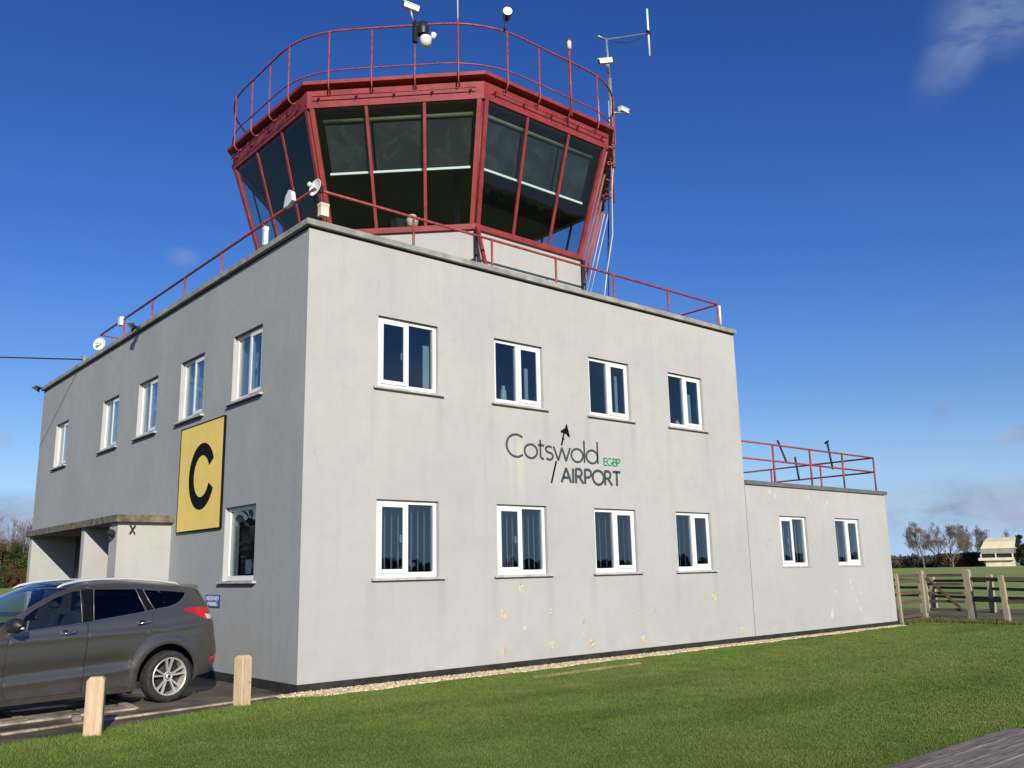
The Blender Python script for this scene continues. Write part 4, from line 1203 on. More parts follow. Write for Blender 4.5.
def W(s, z):
    w = W0(z)
    for (c, k) in ((0, 1), (WB, 1)):
        r = math.hypot(s - c, z - .345)
        w += .022 * math.exp(-((r - .44) / .07) ** 2) * (1 if z < 1.0 else 0)
    # sill fold, shoulder crease
    mid = 1 / (1 + math.exp(-(s - .55) / .05)) * 1 / (1 + math.exp((s - 2.05) / .05))
    zf = .44 + .03 * (s - 1.2) * -1
    w += mid * (.014 * math.exp(-((z - zf) / .035) ** 2) - .030 * math.exp(-((z - zf - .12) / .07) ** 2))
    zc = .955 - .015 * (s - 1) + (.10 * max(0, -s) if s < 0 else 0)
    w += .010 * math.exp(-((z - zc + .035) / .03) ** 2) - .006 * math.exp(-((z - zc - .03) / .025) ** 2)
    if s < SMR: t = min(1, (SMR - s) / (SMR - s_rear(z))); w *= max(0, 1 - t ** NR) ** (1 / NR)
    if s > SMF: t = min(1, (s - SMF) / (s_front(z) - SMF)); w *= max(0, 1 - t ** NF) ** (1 / NF)
    return w


TOP = [(-.56, 1.445), (-.40, 1.470), (-.2, 1.490), (0, 1.505), (.5, 1.54), (.95, 1.538), (1.2, 1.515), (1.45, 1.44), (1.7, 1.325), (1.95, 1.18), (2.12, 1.06), (2.3, 1.005), (2.6, .965), (2.9, .90), (3.05, .855)]
def rearx(z): return SMR - .955 * (SMR - s_rear(z))
def frontx(z): return SMF + .90 * (s_front(z) - SMF)
def archpts(c, r=.405, n=20, z0=.22):
    a0 = math.asin((z0 - .345) / r)
    return [(c + r * math.cos(a), .345 + r * math.sin(a)) for a in np.linspace(a0, math.pi - a0, n)]
outer = []
outer += [(rearx(z), z) for z in np.linspace(.33, 1.38, 12)]
outer += [(-.57, 1.43)] + [p for p in TOP if p[0] > -.45]
outer += [(frontx(z), z) for z in np.linspace(.82, .25, 8)]
outer += archpts(WB, z0=.24)
outer += [(x, .19) for x in np.linspace(2.08, .46, 12)]
outer += archpts(0, z0=.24)
outer += [(-.45, .30)]


def densify(p, d=.05):
    out = []
    for a, b in zip(p, p[1:] + p[:1]):
        L = math.hypot(b[0] - a[0], b[1] - a[1]); k = max(1, int(L / d))
        out += [(a[0] + (b[0] - a[0]) * i / k, a[1] + (b[1] - a[1]) * i / k) for i in range(k)]
    return out
def rnd(p, r=.02):
    """round the corners of a polygon"""
    out = []; n = len(p)
    for i in range(n):
        a, b, c = Vector(p[i - 1]), Vector(p[i]), Vector(p[(i + 1) % n])
        u, v = (a - b), (c - b); ru = min(r, u.length * .4); rv = min(r, v.length * .4)
        p0, p1 = b + u.normalized() * ru, b + v.normalized() * rv
        for t in (0, .33, .67, 1): q = p0 * (1 - t) ** 2 + b * 2 * t * (1 - t) + p1 * t * t; out.append((q.x, q.y))
    return out
def inset(p, d):
    n = len(p); ar = sum(p[i - 1][0] * p[i][1] - p[i][0] * p[i - 1][1] for i in range(n)); sg = 1 if ar > 0 else -1
    out = []
    for i in range(n):
        a, b, c = Vector(p[i - 1]), Vector(p[i]), Vector(p[(i + 1) % n])
        u, v = (b - a).normalized(), (c - b).normalized()
        n1, n2 = Vector((-u.y, u.x)) * sg, Vector((-v.y, v.x)) * sg
        m_ = (n1 + n2); m_ = m_ / max(m_.length_squared / 2, .35)
        out.append((b.x + m_.x * d, b.y + m_.y * d))
    return out
def pip(x, y, p):
    c = False; j = len(p) - 1
    for i in range(len(p)):
        if (p[i][1] > y) != (p[j][1] > y) and x < (p[j][0] - p[i][0]) * (y - p[i][1]) / (p[j][1] - p[i][1]) + p[i][0]: c = not c
        j = i
    return c


win_front = rnd([(1.145, 1.078), (1.90, 1.015), (1.87, 1.145), (1.70, 1.262), (1.45, 1.385), (1.26, 1.452), (1.125, 1.468)], .03)
win_rear = rnd([(.31, 1.176), (1.0, 1.098), (.955, 1.474), (.39, 1.462), (.37, 1.33)], .025)
quarter = rnd([(.18, 1.195), (.24, 1.31), (.30, 1.448), (.1, 1.438), (-.30, 1.402), (-.25, 1.335), (-.16, 1.268), (-.02, 1.222)], .03)
pillar = [(1.003, 1.092), (1.142, 1.076), (1.122, 1.480), (.958, 1.480)]
pillar2 = [(.185, 1.19), (.295, 1.175), (.365, 1.33), (.405, 1.468), (.30, 1.456), (.245, 1.31)]
door_f = [(1.105, .255), (1.98, .255), (2.03, .45), (2.02, .80), (1.985, 1.02), (1.90, 1.165), (1.72, 1.285), (1.46, 1.41), (1.22, 1.490), (1.055, 1.50), (1.08, 1.09)]
door_r = [(1.097, .255), (1.072, 1.09), (1.047, 1.50), (.5, 1.497), (.37, 1.490), (.30, 1.33), (.20, 1.19), (.205, 1.0), (.29, .86), (.43, .72), (.50, .55), (.505, .255)]
light = rnd([(-.22, 1.178), (-.42, 1.105), (-.56, 1.04), (rearx(1.0) + .012, 1.00), (rearx(1.1) + .012, 1.10), (rearx(1.19) + .012, 1.19), (-.50, 1.20), (-.34, 1.198)], .02)
lensw = [(-.60, 1.035), (rearx(1.03) + .014, 1.03), (rearx(1.11) + .014, 1.11), (-.56, 1.105)]
refl = [(-.66, .46), (rearx(.46) + .01, .46), (rearx(.53) + .01, .54), (-.64, .53)]
head = rnd([(2.75, .80), (3.02, .70), (3.12, .70), (3.13, .80), (3.0, .86), (2.8, .87)], .02)
def clad(s, z):  # dark lower cladding: nothing on this side but the arches' lips
    return math.hypot(s, z - .345) < .43 or math.hypot(s - WB, z - .345) < .43
gapf, gapr = inset(door_f, .0035), inset(door_r, .0035)
polys = [densify(outer), densify(door_f, .06), densify(gapf, .06), densify(door_r, .06), densify(gapr, .06), densify(win_front, .06), densify(win_rear, .06), densify(quarter, .06), pillar, pillar2, densify(light, .06), lensw, refl, head]
P2, E2 = [], []
for p in polys:
    o_ = len(P2); P2 += [Vector(q) for q in p]; E2 += [(o_ + i, o_ + (i + 1) % len(p)) for i in range(len(p))]
OUT = polys[0]
xs = np.concatenate([np.arange(-.85, 3.4, .045), ]);
for x in xs:
    for z in np.arange(.17, 1.56, .028):
        xx = x + (.0225 if int(round(z / .028)) % 2 else 0)
        if pip(xx, z, OUT): P2.append(Vector((xx, z)))
for c in (0, WB):
    for r in (.42, .44, .46, .48, .50, .53):
        for a in np.linspace(.1, math.pi - .1, 44):
            q = (c + r * math.cos(a), .345 + r * math.sin(a))
            if pip(*q, OUT): P2.append(Vector(q))
vv, _, ff, *_r = delaunay_2d_cdt(P2, E2, [], 0, 1e-5)
groups = {}
for f in ff:
    cx_ = sum(vv[i].x for i in f) / len(f); cz_ = sum(vv[i].y for i in f) / len(f)
    if not pip(cx_, cz_, OUT): continue
    if pip(cx_, cz_, win_front): k = 'wf'
    elif pip(cx_, cz_, win_rear): k = 'wr'
    elif pip(cx_, cz_, quarter): k = 'q'
    elif pip(cx_, cz_, pillar): k = 'p'
    elif pip(cx_, cz_, pillar2): k = 'p2'
    elif pip(cx_, cz_, lensw): k = 'lw'
    elif pip(cx_, cz_, light): k = 'l'
    elif pip(cx_, cz_, refl): k = 'rf'
    elif pip(cx_, cz_, head): k = 'h'
    elif pip(cx_, cz_, door_f): k = 'df' if pip(cx_, cz_, gapf) else None
    elif pip(cx_, cz_, door_r): k = 'dr' if pip(cx_, cz_, gapr) else None
    else: k = 'b'
    if k: groups.setdefault(k, []).append(f)
Wc = [W(v.x, v.y) for v in vv]


def sheet3(keys, side, off=0.):
    mb = MB(); fs = [f for k in keys for f in groups.get(k, [])]
    idx = {}; V = []; F = []
    for f in fs:
        g_ = []
        for i in f:
            if i not in idx: idx[i] = len(V); V.append((vv[i].x, side * (Wc[i] + off), vv[i].y))
            g_.append(idx[i])
        a, b, c = (vv[g2] for g2 in f[:3]); ccw = (b.x - a.x) * (c.y - a.y) - (b.y - a.y) * (c.x - a.x) > 0
        # outward normal = side*y : for y+, order must be clockwise in (x,z)
        F.append(tuple(g_) if ccw == (side < 0) else tuple(reversed(g_)))
    return mb.add(V, F, True)


# shell = both sides + bonnet + roof + caps
shell = MB()
for side in (1, -1):
    q = sheet3(['b'], side); shell.add(q.v, q.f, True)
side_pts = [p for p in TOP if p[0] > -.45]
def topsheet(mb, sp, cp, n=12, pw=2.3):
    rows = []
    for (a, b) in zip(sp, cp):
        w = W(*a); rows.append([(a[0] + (b[0] - a[0]) * (1 - abs(t) ** pw), t * w, a[1] + (b[1] - a[1]) * (1 - abs(t) ** pw)) for t in np.linspace(-1, 1, 2 * n + 1)])
    k = 2 * n + 1
    v = [p for r_ in rows for p in r_]
    fs = [(i * k + j, i * k + j + 1, (i + 1) * k + j + 1, (i + 1) * k + j) for i in range(len(rows) - 1) for j in range(k - 1)]
    return mb.add(v, [tuple(reversed(f)) for f in fs], True)
def along(P, xs_): return [(x, cat(x, P)) for x in xs_]
xs_roof = list(np.linspace(-.56, 1.30, 20))
CT = [(-.70, 1.50), (-.5, 1.515), (-.3, 1.53), (0, 1.562), (.5, 1.60), (.95, 1.602), (1.2, 1.585), (1.32, 1.56)]
topsheet(shell, along(TOP, xs_roof), [(a - .16 * max(0, (-.2 - a) / .3) + (.03 if a > 1.2 else 0), cat(a, CT)) for a in xs_roof])
ws_side = along(TOP, np.linspace(1.30, 2.12, 10)); ws_c = [(1.33 + (2.32 - 1.33) * i / 9, 1.562 + (1.05 - 1.562) * (i / 9) ** 1.12) for i in range(10)]
wsm = MB(); topsheet(wsm, ws_side, ws_c)
hx = list(np.linspace(2.12, 3.05, 12)); HC = [(2.12, 1.05), (2.6, 1.035), (2.9, .975), (3.05, .90)]
topsheet(shell, along(TOP, hx), [(x + .20 * (1 - (x - 2.12) / .93) + .16 * ((x - 2.12) / .93), cat(x, HC)) for x in hx])
def cap(mb, zs, sx, sm, nn, tt, sg, top=None):
    rows = []
    for z in zs:
        e = W(sx(z), z)
        w0 = W0(z); row = []
        for t in np.linspace(-1, 1, 25):
            w = t * e; k = (1 - min(1, abs(w) / w0) ** nn) ** (1 / nn)
            row.append((sm + sg * k * abs(tt(z) - sm), w, z))
        rows.append(row)
    k = 25; v = [p for r_ in rows for p in r_]
    fs = [(i * k + j, i * k + j + 1, (i + 1) * k + j + 1, (i + 1) * k + j) for i in range(len(rows) - 1) for j in range(k - 1)]
    return mb.add(v, fs if sg > 0 else [tuple(reversed(f)) for f in fs], True)
cap(shell, np.linspace(.30, 1.06, 14), rearx, SMR, NR, s_rear, -1)
cap(shell, np.linspace(.25, .86, 10), frontx, SMF, NF, s_front, 1)
body = shell.build("body", 'paint', car)
mb = cap(MB(), np.linspace(1.06, 1.44, 9), rearx, SMR, NR, s_rear, -1); mb.build("rear_window", 'privacy', car)
wsm.build("windscreen", 'carglass', car)
# dark tub inside, wheel houses
mb = MB()
mb.box((.50, -.74, .17), (2.0, .74, .30)); mb.box((-.72, -.60, .28), (.50, .60, .86)); mb.box((2.0, -.60, .25), (3.2, .60, .84))
mb.box((.46, -.74, .20), (.52, .74, .82)); mb.box((2.0, -.74, .20), (2.06, .74, .82))
mb.box((-.6, -.72, .80), (.50, .72, .86)); mb.box((2.0, -.72, .80), (2.9, .72, .84))
mb.build("underbody", 'black', car)
mb = MB()
mb.box((1.90, -.68, .84), (2.15, .68, 1.0)); mb.build("dashboard", 'seat', car)
MB().lathe([(.165, -.012), (.18, 0), (.165, .012), (.15, 0), (.165, -.012)], (1.70, -.36, 1.0), (-.85, 0, .5), 24).build("steering_wheel", 'black', car)
def seat(x, y):
    mb = MB(); L = lambda a, b, c: (x + a, y + b, c)
    def soft(c, sx, sy, sz, tilt):
        ax = Vector((math.cos(tilt), 0, math.sin(tilt))); az = Vector((-math.sin(tilt), 0, math.cos(tilt))); n = 10
        rows = []
        for i in range(n + 1):
            h = -1 + 2 * i / n; k = (1 - abs(h) ** 5) ** .2
            row = []
            for j in range(16):
                t = 2 * math.pi * j / 16; cx_, sy_ = math.cos(t), math.sin(t)
                px = math.copysign(abs(cx_) ** .5, cx_) * sx / 2 * k; py = math.copysign(abs(sy_) ** .5, sy_) * sy / 2 * k
                row.append(tuple(Vector(c) + ax * px + Vector((0, py, 0)) + az * h * sz / 2))
            rows.append(row)
        v = [p for r_ in rows for p in r_]
        mb.add(v, [(i * 16 + j, i * 16 + (j + 1) % 16, (i + 1) * 16 + (j + 1) % 16, (i + 1) * 16 + j) for i in range(n) for j in range(16)], True)
    soft((x - .22, y, .92), .14, .48, .62, .25); soft((x, y, .62), .5, .5, .16, .05)
    mb.build("seat", 'seat', car)
    mb2 = MB(); mb = mb2; soft((x - .335, y, 1.315), .10, .26, .17, .2); mb.build("headrest", 'seat', car)
seat(1.30, .36); seat(1.30, -.36)
def bench():
    mb = MB(); mb.obox((.42, 0, 1.0), (1, 0, .25), (0, 1, 0), (-.25, 0, 1), .12, 1.25, .55); mb.box((.45, -.62, .6), (.95, .62, .74)); mb.build("rear_bench", 'seat', car)
    for y in (-.4, 0, .4): MB().obox((.36, y, 1.31), (1, 0, .2), (0, 1, 0), (-.2, 0, 1), .08, .24, .13).build("headrest", 'seat', car)
bench()
for side in (1, -1):
    d1 = sheet3(['df'], side).build("door", 'paint', car); d2 = sheet3(['dr'], side).build("door", 'paint', car)
    sheet3(['wf'], side, -.006).build("window", 'carglass', d1); sheet3(['wr'], side, -.006).build("window", 'privacy', d2)
    sheet3(['q'], side, -.004).build("quarter_window", 'privacy', car)
    sheet3(['p'], side, -.003).build("pillar_trim", 'gloss', car); sheet3(['p2'], side, -.003).build("pillar_trim", 'gloss', car)
    sheet3(['rf'], side, .003).build("reflector", 'taillight', car)
    tl = sheet3(['l'], side, .003).build("tail_light", 'taillight', car); sheet3(['lw'], side, .003).build("reversing_lens", 'clearlens', tl)
    sheet3(['h'], side, .002).build("headlight", 'clearlens', car)
    tr = lambda P, off=.004: [(x, side * (W(x, z) + off), z) for x, z in P]
    ch = MB()
    ch.tube(tr([(2.0, 1.0), (1.9, 1.008), (1.5, 1.045), (1.07, 1.078), (.6, 1.135), (.29, 1.172), (.1, 1.203), (-.02, 1.214), (-.165, 1.258), (-.26, 1.33), (-.31, 1.408)]), .0085, 6)
    ch.build("window_trim", 'chrome', car)
    tb = MB(); tb.tube(tr([(1.145, 1.085), (1.125, 1.475)]), .004, 6); tb.tube(tr([(1.0, 1.10), (.957, 1.475)]), .004, 6)
    tb.tube(tr([(.29, 1.18), (.36, 1.33), (.402, 1.465)]), .004, 6); tb.tube(tr([(.185, 1.20), (.245, 1.31), (.302, 1.45)]), .0045, 6); tb.build("seal_trim", 'steel', car)
    # handles
    for dd, s0, zc in ((d1, 1.20, .965), (d2, .225, 1.035)):
        mb = MB()
        P_ = [(s0 + .01, zc + .012), (s0 + .05, zc + .010), (s0 + .14, zc), (s0 + .20, zc - .006)]
        offs = [.004, .032, .036, .006]
        pts = [(x, side * (W(x, z) + o_), z) for (x, z), o_ in zip(P_, offs)]
        mb.tube(pts, [.010, .015, .016, .011], 8); mb.build("handle", 'chrome', dd)
        mb = MB(); mb.lathe([(.05, 0), (.045, .004), (.0, .005)], (s0 + .16, side * W(s0 + .16, zc), zc - .005), (0, side, 0), 18); mb.build("handle_cup", 'black', dd)
    # mirror
    mb = MB(); mc = Vector((1.98, side * 1.0, 1.085)); rows = []
    for i in range(9):
        h = -1 + 2 * i / 8; k = max(0.02, (1 - abs(h) ** 5) ** .35)
        rows.append([tuple(mc + Vector((math.cos(t) * .075 * k + .02 * k, h * .135, math.sin(t) * .085 * k + .01))) for t in np.linspace(0, 2 * math.pi, 14, endpoint=False)])
    v = [p for r_ in rows for p in r_]; mb.add(v, [(i * 14 + j, i * 14 + (j + 1) % 14, (i + 1) * 14 + (j + 1) % 14, (i + 1) * 14 + j) for i in range(8) for j in range(14)], True)
    mb.beam((1.98, side * .83, 1.02), (1.98, side * .92, 1.04), .06, .035)
    mr = mb.build("mirror", 'black', car)
    MB().tube([(2.02, side * 1.01, 1.065), (2.0, side * 1.09, 1.065), (1.95, side * 1.132, 1.065)], [.012, .016, .012], 8).build("indicator", 'clearlens', mr)
    # roof rail
    pr_ = [(-.27, 1.480), (-.20, 1.515), (.1, 1.558), (.5, 1.588), (.9, 1.588), (1.15, 1.568), (1.32, 1.53), (1.40, 1.495)]
    MB().tube([(x, side * (W(x, min(z, cat(x, TOP))) - .045), z + .012) for x, z in pr_], [.008] + [.017] * 6 + [.008], 8).build("roof_rail", 'satin', car)
    for c in (0, WB):
        # wheel: tyre > rim, hub
        ax = Vector((0, side, 0)); cw = Vector((c - .06, side * .755, .326))
        tp = [(.240, .095), (.26, .110), (.292, .110), (.315, .098), (.325, .07), (.326, 0), (.325, -.07), (.315, -.098), (.30, -.112), (.25, -.10), (.235, -.08)]
        wh = MB().lathe(tp, cw, ax, 48).build("wheel", 'rubber', car)
        rm = MB()
        rm.lathe([(.243, .100), (.237, .108), (.227, .104), (.220, .08), (.215, -.07)], cw, ax, 48)
        rm.lathe([(.045, .060), (.062, .070), (.062, .045)], cw, ax, 24)
        for k in range(5):
            for dl in (-.20, .20):
                a = 2 * math.pi * k / 5 + .3 + dl
                u = Vector((math.cos(a), 0, math.sin(a))); a2 = 2 * math.pi * k / 5 + .3 + dl * .55; u0 = Vector((math.cos(a2), 0, math.sin(a2)))
                p0 = cw + u0 * .05 + ax * .062; p1 = cw + u * .228 + ax * .088
                d = (p1 - p0).normalized(); sd_ = d.cross(ax).normalized(); n_ = sd_.cross(d)
                q = []
                for p, wd_ in ((p0, .011), (p0.lerp(p1, .6), .0135), (p1, .019)):
                    q.append([p + sd_ * wd_ - ax * .02, p + sd_ * wd_ * .7 + ax * .008, p - sd_ * wd_ * .7 + ax * .008, p - sd_ * wd_ - ax * .02])
                v = [p for r_ in q for p in r_]
                rm.add(v, [(i * 4 + j, i * 4 + j + 1, (i + 1) * 4 + j + 1, (i + 1) * 4 + j) for i in range(2) for j in range(3)])
        rm.build("rim", 'alloy', wh)
        MB().lathe([(.0, .082), (.028, .080), (.036, .072), (.036, .05)], cw, ax, 20).build("hub_cap", 'alloy', wh)
        MB().lathe([(.0, .0845), (.020, .0830)], cw, ax, 16).build("hub_badge", 'black', wh)
        MB().lathe([(.0, .0), (.15, .0), (.155, -.02)], cw, ax, 32).build("brake_disc", 'rubber', wh)
        MB().lathe([(.0, -.02), (.21, -.02)], cw, ax, 32).build("wheel_back", 'black', wh)
mb = MB(); mb.box((3.33, -.45, .52), (3.395, .45, .68)); mb.build("grille", 'black', car)
MB().box((3.40, -.26, .36), (3.41, .26, .47)).build("number_plate", 'whitepaint', car)
MB().box((-.885, -.26, .80), (-.87, .26, .91)).build("number_plate", 'yellow', car)
MB().tube([(-.52, .25, .30), (-.80, .25, .30)], .03, 10).build("exhaust", 'steel', car)
# mud flap and splash guard in front of the rear wheel
for side in (1, -1): MB().box((.43, side * .76 - .06, .16), (.45, side * .76 + .06, .30)).build("mud_flap", 'black', car)

# ------------------------------------------------------------ fences and gate
def post(root, x, y, h, w=.12, lean=(0, 0), mat='oldwood'):
    mb = MB(); p = Vector((x, y, -.1)); q = Vector((x + lean[0], y + lean[1], h))
    d = (q - p); mb.obox((p + q) / 2, d, (1, 0, 0), Vector((1, 0, 0)).cross(d), d.length, w, w); mb.obox(q + Vector((0, 0, .012)), (1, 0, 0), (0, 1, 0), (0, 0, 1), w * .7, w * .7, .03)
    mb.build("post", mat, root)
def rails(root, pts, zs, th=.10):
    for a, b in zip(pts[:-1], pts[1:]):
        for z in zs:
            MB().beam((a[0], a[1], z + random.uniform(-.02, .02)), (b[0], b[1], z + random.uniform(-.02, .02)), .035, th).build("rail", 'railwood', root)
f1 = tag(empty("fence", (18.2, .1, 0)), "weathered timber fence bay joining the annex corner to the gate", "fence")
post(f1, 17.25, -.05, 1.30, .07, (-.05, .0)); post(f1, 19.3, .30, 1.36, .145)
rails(f1, [(17.25, -.0), (19.3, .33)], (1.24, 1.10, .80, .58, .20), .085)
g1 = tag(empty("gate", (19.3, -.3, 0)), "weathered five bar timber gate with a diagonal brace", "gate")
for z in (1.24, 1.0, .76, .54, .32): MB().beam((19.33, .20, z), (19.33, -.82, z), .03, .075).build("bar", 'railwood', g1)
MB().beam((19.29, .14, 1.18), (19.29, -.78, .30), .03, .07).build("brace", 'railwood', g1)
for y in (.19,): MB().box((19.29, y - .04, .26), (19.36, y + .04, 1.28)).build("stile", 'oldwood', g1)
f2 = tag(empty("fence", (19.2, -2, 0)), "weathered timber fence running right from the gate's taller post", "fence")
post(f2, 19.42, -.95, 1.37, .155, (-.03, .02)); post(f2, 19.05, -1.98, 1.20, .12, (-.06, .03)); post(f2, 18.9, -4.6, 1.25, .13); post(f2, 18.8, -7.2, 1.25, .13)
rails(f2, [(19.42, -.95), (19.05, -1.98), (18.9, -4.6), (18.8, -7.2)], (1.12, .58), .10)
f3 = tag(empty("fence", (25, 1, 0)), "timber fence with pale posts along the far side of the taxiway", "fence")
d = Vector((.43, -.9, 0)).normalized(); c0 = Vector((26.05, 3.1, 0)); prev = None
for k in range(-5, 8):
    p = c0 + Vector((-.52, -.90 * 1.0, 0)).normalized() * 0 + Vector((-.46, -.89, 0)) * (2.74 * k)
    post(f3, p.x, p.y, 1.15, .16, (random.uniform(-.05, .05), 0))
    if prev is not None: rails(f3, [(prev.x, prev.y), (p.x, p.y)], (.98, .72, .44), .09)
    prev = p

# ------------------------------------------------------------ lawn blades
def inside_lawn(x, y):
    ed = np.interp(x, [p[0] for p in LAWN_EDGE], [p[1] for p in LAWN_EDGE], right=-.30)
    ed = np.where(x > -.1, -(.41 + .06 * np.sin(x * 1.9)) * (1 - .035 * np.clip(x, 0, 17)) - .03 * np.sin(x * 7), ed)
    ed = np.where(x > 17.1, .1, ed)
    return (y < ed) & ~((x > -1.25) & (x < 1.75) & (y < -8.56))
def blades(n, x0, x1, y0, y1, h0, h1, wd, dens=None):
    x = rng.uniform(x0, x1, n); y = rng.uniform(y0, y1, n)
    dd = np.hypot(x + 6.1, y + 11.7)
    keep = inside_lawn(x, y) & (rng.uniform(0, 1, n) < np.clip((9.0 / dd) ** 1.3, 0, 1))
    x, y, dd = x[keep], y[keep], dd[keep]; n = len(x)
    a = rng.uniform(0, 2 * np.pi, n); la = rng.uniform(0, 2 * np.pi, n)
    clump = .7 + .5 * np.sin(x * 3.1 + np.sin(y * 2.3) * 2) * np.sin(y * 2.7)
    h = rng.uniform(h0, h1, n) * (.85 + .25 * clump); w = wd * np.clip(dd / 9, .9, 2.0)
    le = rng.uniform(.1, .9, n) * h
    dx, dy = np.cos(a) * w, np.sin(a) * w
    V = np.empty((n, 3, 3))
    V[:, 0] = np.stack([x - dx, y - dy, np.full(n, -.006)], -1); V[:, 1] = np.stack([x + dx, y + dy, np.full(n, -.006)], -1)
    V[:, 2] = np.stack([x + np.cos(la) * le, y + np.sin(la) * le, h], -1)
    return V.reshape(-1, 3)
V = np.concatenate([blades(1500000, -6.5, 19.2, -10.6, .3, .006, .016, .0030), blades(30000, -6, 0.2, -2.2, -.2, .02, .04, .003)])
lawn_o = np_mesh("grass", V, np.arange(len(V)).reshape(-1, 3), 'blade'); tag(lawn_o, kind='stuff')
def tufts(n, fn, h, wd, mat, name):
    x, y = fn(n); a = rng.uniform(0, 6.28, n); la = rng.uniform(0, 6.28, n); hh = rng.uniform(.4, 1, n) * h
    V = np.empty((n, 3, 3)); dx, dy = np.cos(a) * wd, np.sin(a) * wd
    V[:, 0] = np.stack([x - dx, y - dy, np.full(n, -.02)], -1); V[:, 1] = np.stack([x + dx, y + dy, np.full(n, -.02)], -1)
    V[:, 2] = np.stack([x + np.cos(la) * hh * .5, y + np.sin(la) * hh * .5, hh], -1)
    tag(np_mesh(name, V.reshape(-1, 3), np.arange(3 * n).reshape(-1, 3), mat), kind='stuff')
def ft(n):
    t = rng.uniform(-3, 14, n); w = rng.uniform(-.6, .6, n)
    return 19.45 + w - .03 * t, .6 - t
tufts(26000, ft, .16, .008, 'rough_grass', "long_grass")
def ft2(n):
    t = rng.uniform(0, 2.4, n); w = rng.uniform(-.15, .45, n); return 17.2 + t, .05 + .14 * t + w
def ft3(n):
    t = rng.uniform(0, 1, n); a = np.array([3.36, -1.15]); b = np.array([5.86, -1.05]); return a[0] + (b[0] - a[0]) * t, a[1] + (b[1] - a[1]) * t + rng.normal(size=n) * .014
tufts(5000, ft3, .035, .007, 'straw', "dry_grass_line")
tufts(6000, ft2, .16, .008, 'rough_grass', "long_grass")

# ------------------------------------------------------------ trees
def leaf_cloud(n, fn, size):
    """n small quads at points fn(n)"""
    P_ = fn(n)
    a = rng.normal(size=(n, 3)); a /= np.linalg.norm(a, axis=1)[:, None]
    b = rng.normal(size=(n, 3)); b -= (a * b).sum(1)[:, None] * a; b /= np.linalg.norm(b, axis=1)[:, None]
    s_ = rng.uniform(.5, 1.2, (n, 1)) * size
    V = np.stack([P_ - a * s_ - b * s_ * .6, P_ + a * s_ - b * s_ * .6, P_ + a * s_ + b * s_ * .6, P_ - a * s_ + b * s_ * .6], 1)
    return V.reshape(-1, 3), np.arange(4 * n).reshape(-1, 4)


def branches(mb, p, d, L, r, depth, spread, n=4, up=.12):
    """recursive limbs: a slightly bent tapered tube per limb"""
    p = Vector(p); d = Vector(d).normalized()
    m_ = p + d * L * .5 + Vector((random.uniform(-1, 1), random.uniform(-1, 1), random.uniform(-.3, .6))) * L * .06
    e = p + d * L + Vector((0, 0, up * L * .4))
    mb.tube([p, m_, e], [r, r * .8, r * .55], 5 if r > .08 else 3, caps=False)
    if depth == 0: return
    k = n if depth > 1 else n + 1
    for i in range(k):
        t = random.uniform(.45, 1.0) if i else 1.0
        q = p.lerp(e, t)
        az = random.uniform(0, 2 * math.pi); sp = spread * random.uniform(.6, 1.25) * (.5 if i == 0 else 1)
        o = d.cross(Vector((math.cos(az), math.sin(az), .3))).normalized()
        nd = (d * math.cos(sp) + o * math.sin(sp) + Vector((0, 0, up))).normalized()
        branches(mb, q, nd, L * random.uniform(.62, .82), max(r * (.62 if i == 0 else .48), .017), depth - 1, spread, n, up)


def bare_tree(x, y, h, label, spread=.55, depth=6, r=None, name="bare_tree", group="bare trees on the far side of the airfield"):
    o = tag(empty(name, (x, y, 0)), label, "tree", group)
    r = r or h * .022
    mb = MB(); th = h * .15
    mb.tube([(x, y, -.3), (x + .1, y, th * .5), (x, y + .1, th)], [r * 1.3, r * 1.05, r], 8, caps=False)
    mb.build("trunk", 'bark', o)
    mb = MB()
    branches(mb, (x, y, th), (random.uniform(-.1, .1), random.uniform(-.1, .1), 1), h * .27, r, depth, spread, 3)
    for i in range(3):
        a = random.uniform(0, 6.28); branches(mb, (x, y, th * random.uniform(.75, 1)), (math.cos(a) * .7, math.sin(a) * .7, 1), h * .22, r * .7, depth - 1, spread, 3)
    mb.build("crown", 'twig', o)
    return o


def leafy_tree(x, y, h, w, mat, label, name="leafy_tree", group=None, low=.12, n=4200, pointed=False):
    o = tag(empty(name, (x, y, 0)), label, "tree", group)
    MB().tube([(x, y, -.3), (x, y, h * .3), (x + .1, y, h * .7)], [h * .025, h * .02, h * .008], 7, caps=False).build("trunk", 'bark', o)
    k = 26
    t = rng.uniform(low, 1, k)
    prof = (1 - t) ** .8 if pointed else np.sin(np.clip((t - low) / (1 - low), .03, .97) * np.pi) ** .6
    ang = rng.uniform(0, 6.28, k); rad = w / 2 * prof * rng.uniform(.3, .85, k)
    cc = np.stack([x + np.cos(ang) * rad, y + np.sin(ang) * rad, t * h * .94], -1)
    cr_ = w * .17 * rng.uniform(.6, 1.3, k) * (np.clip(prof, .25, 1) if pointed else 1)
    def fn(n_):
        i = rng.integers(0, k, n_); v = rng.normal(size=(n_, 3)); v /= np.linalg.norm(v, axis=1)[:, None]
        p = cc[i] + v * (cr_[i] * rng.uniform(.5, 1.1, n_))[:, None]; p[:, 2] = np.maximum(p[:, 2], .1); return p
    V, F = leaf_cloud(n, fn, h * .016)
    c = np_mesh("crown", V - np.array([x, y, 0]), F, mat); c.parent = o
    return o


C0 = Vector((-6.09, -11.70, 0))
def polar(u, k):
    """ground point at frame column u and depth k in front of the camera (used only to lay the far wood out along a sight line)"""
    d = cf + cr * ((u - 512) / 892.11) - cu * (182 / 892.11); d = Vector((d.x, d.y, 0)); return C0 + d * k
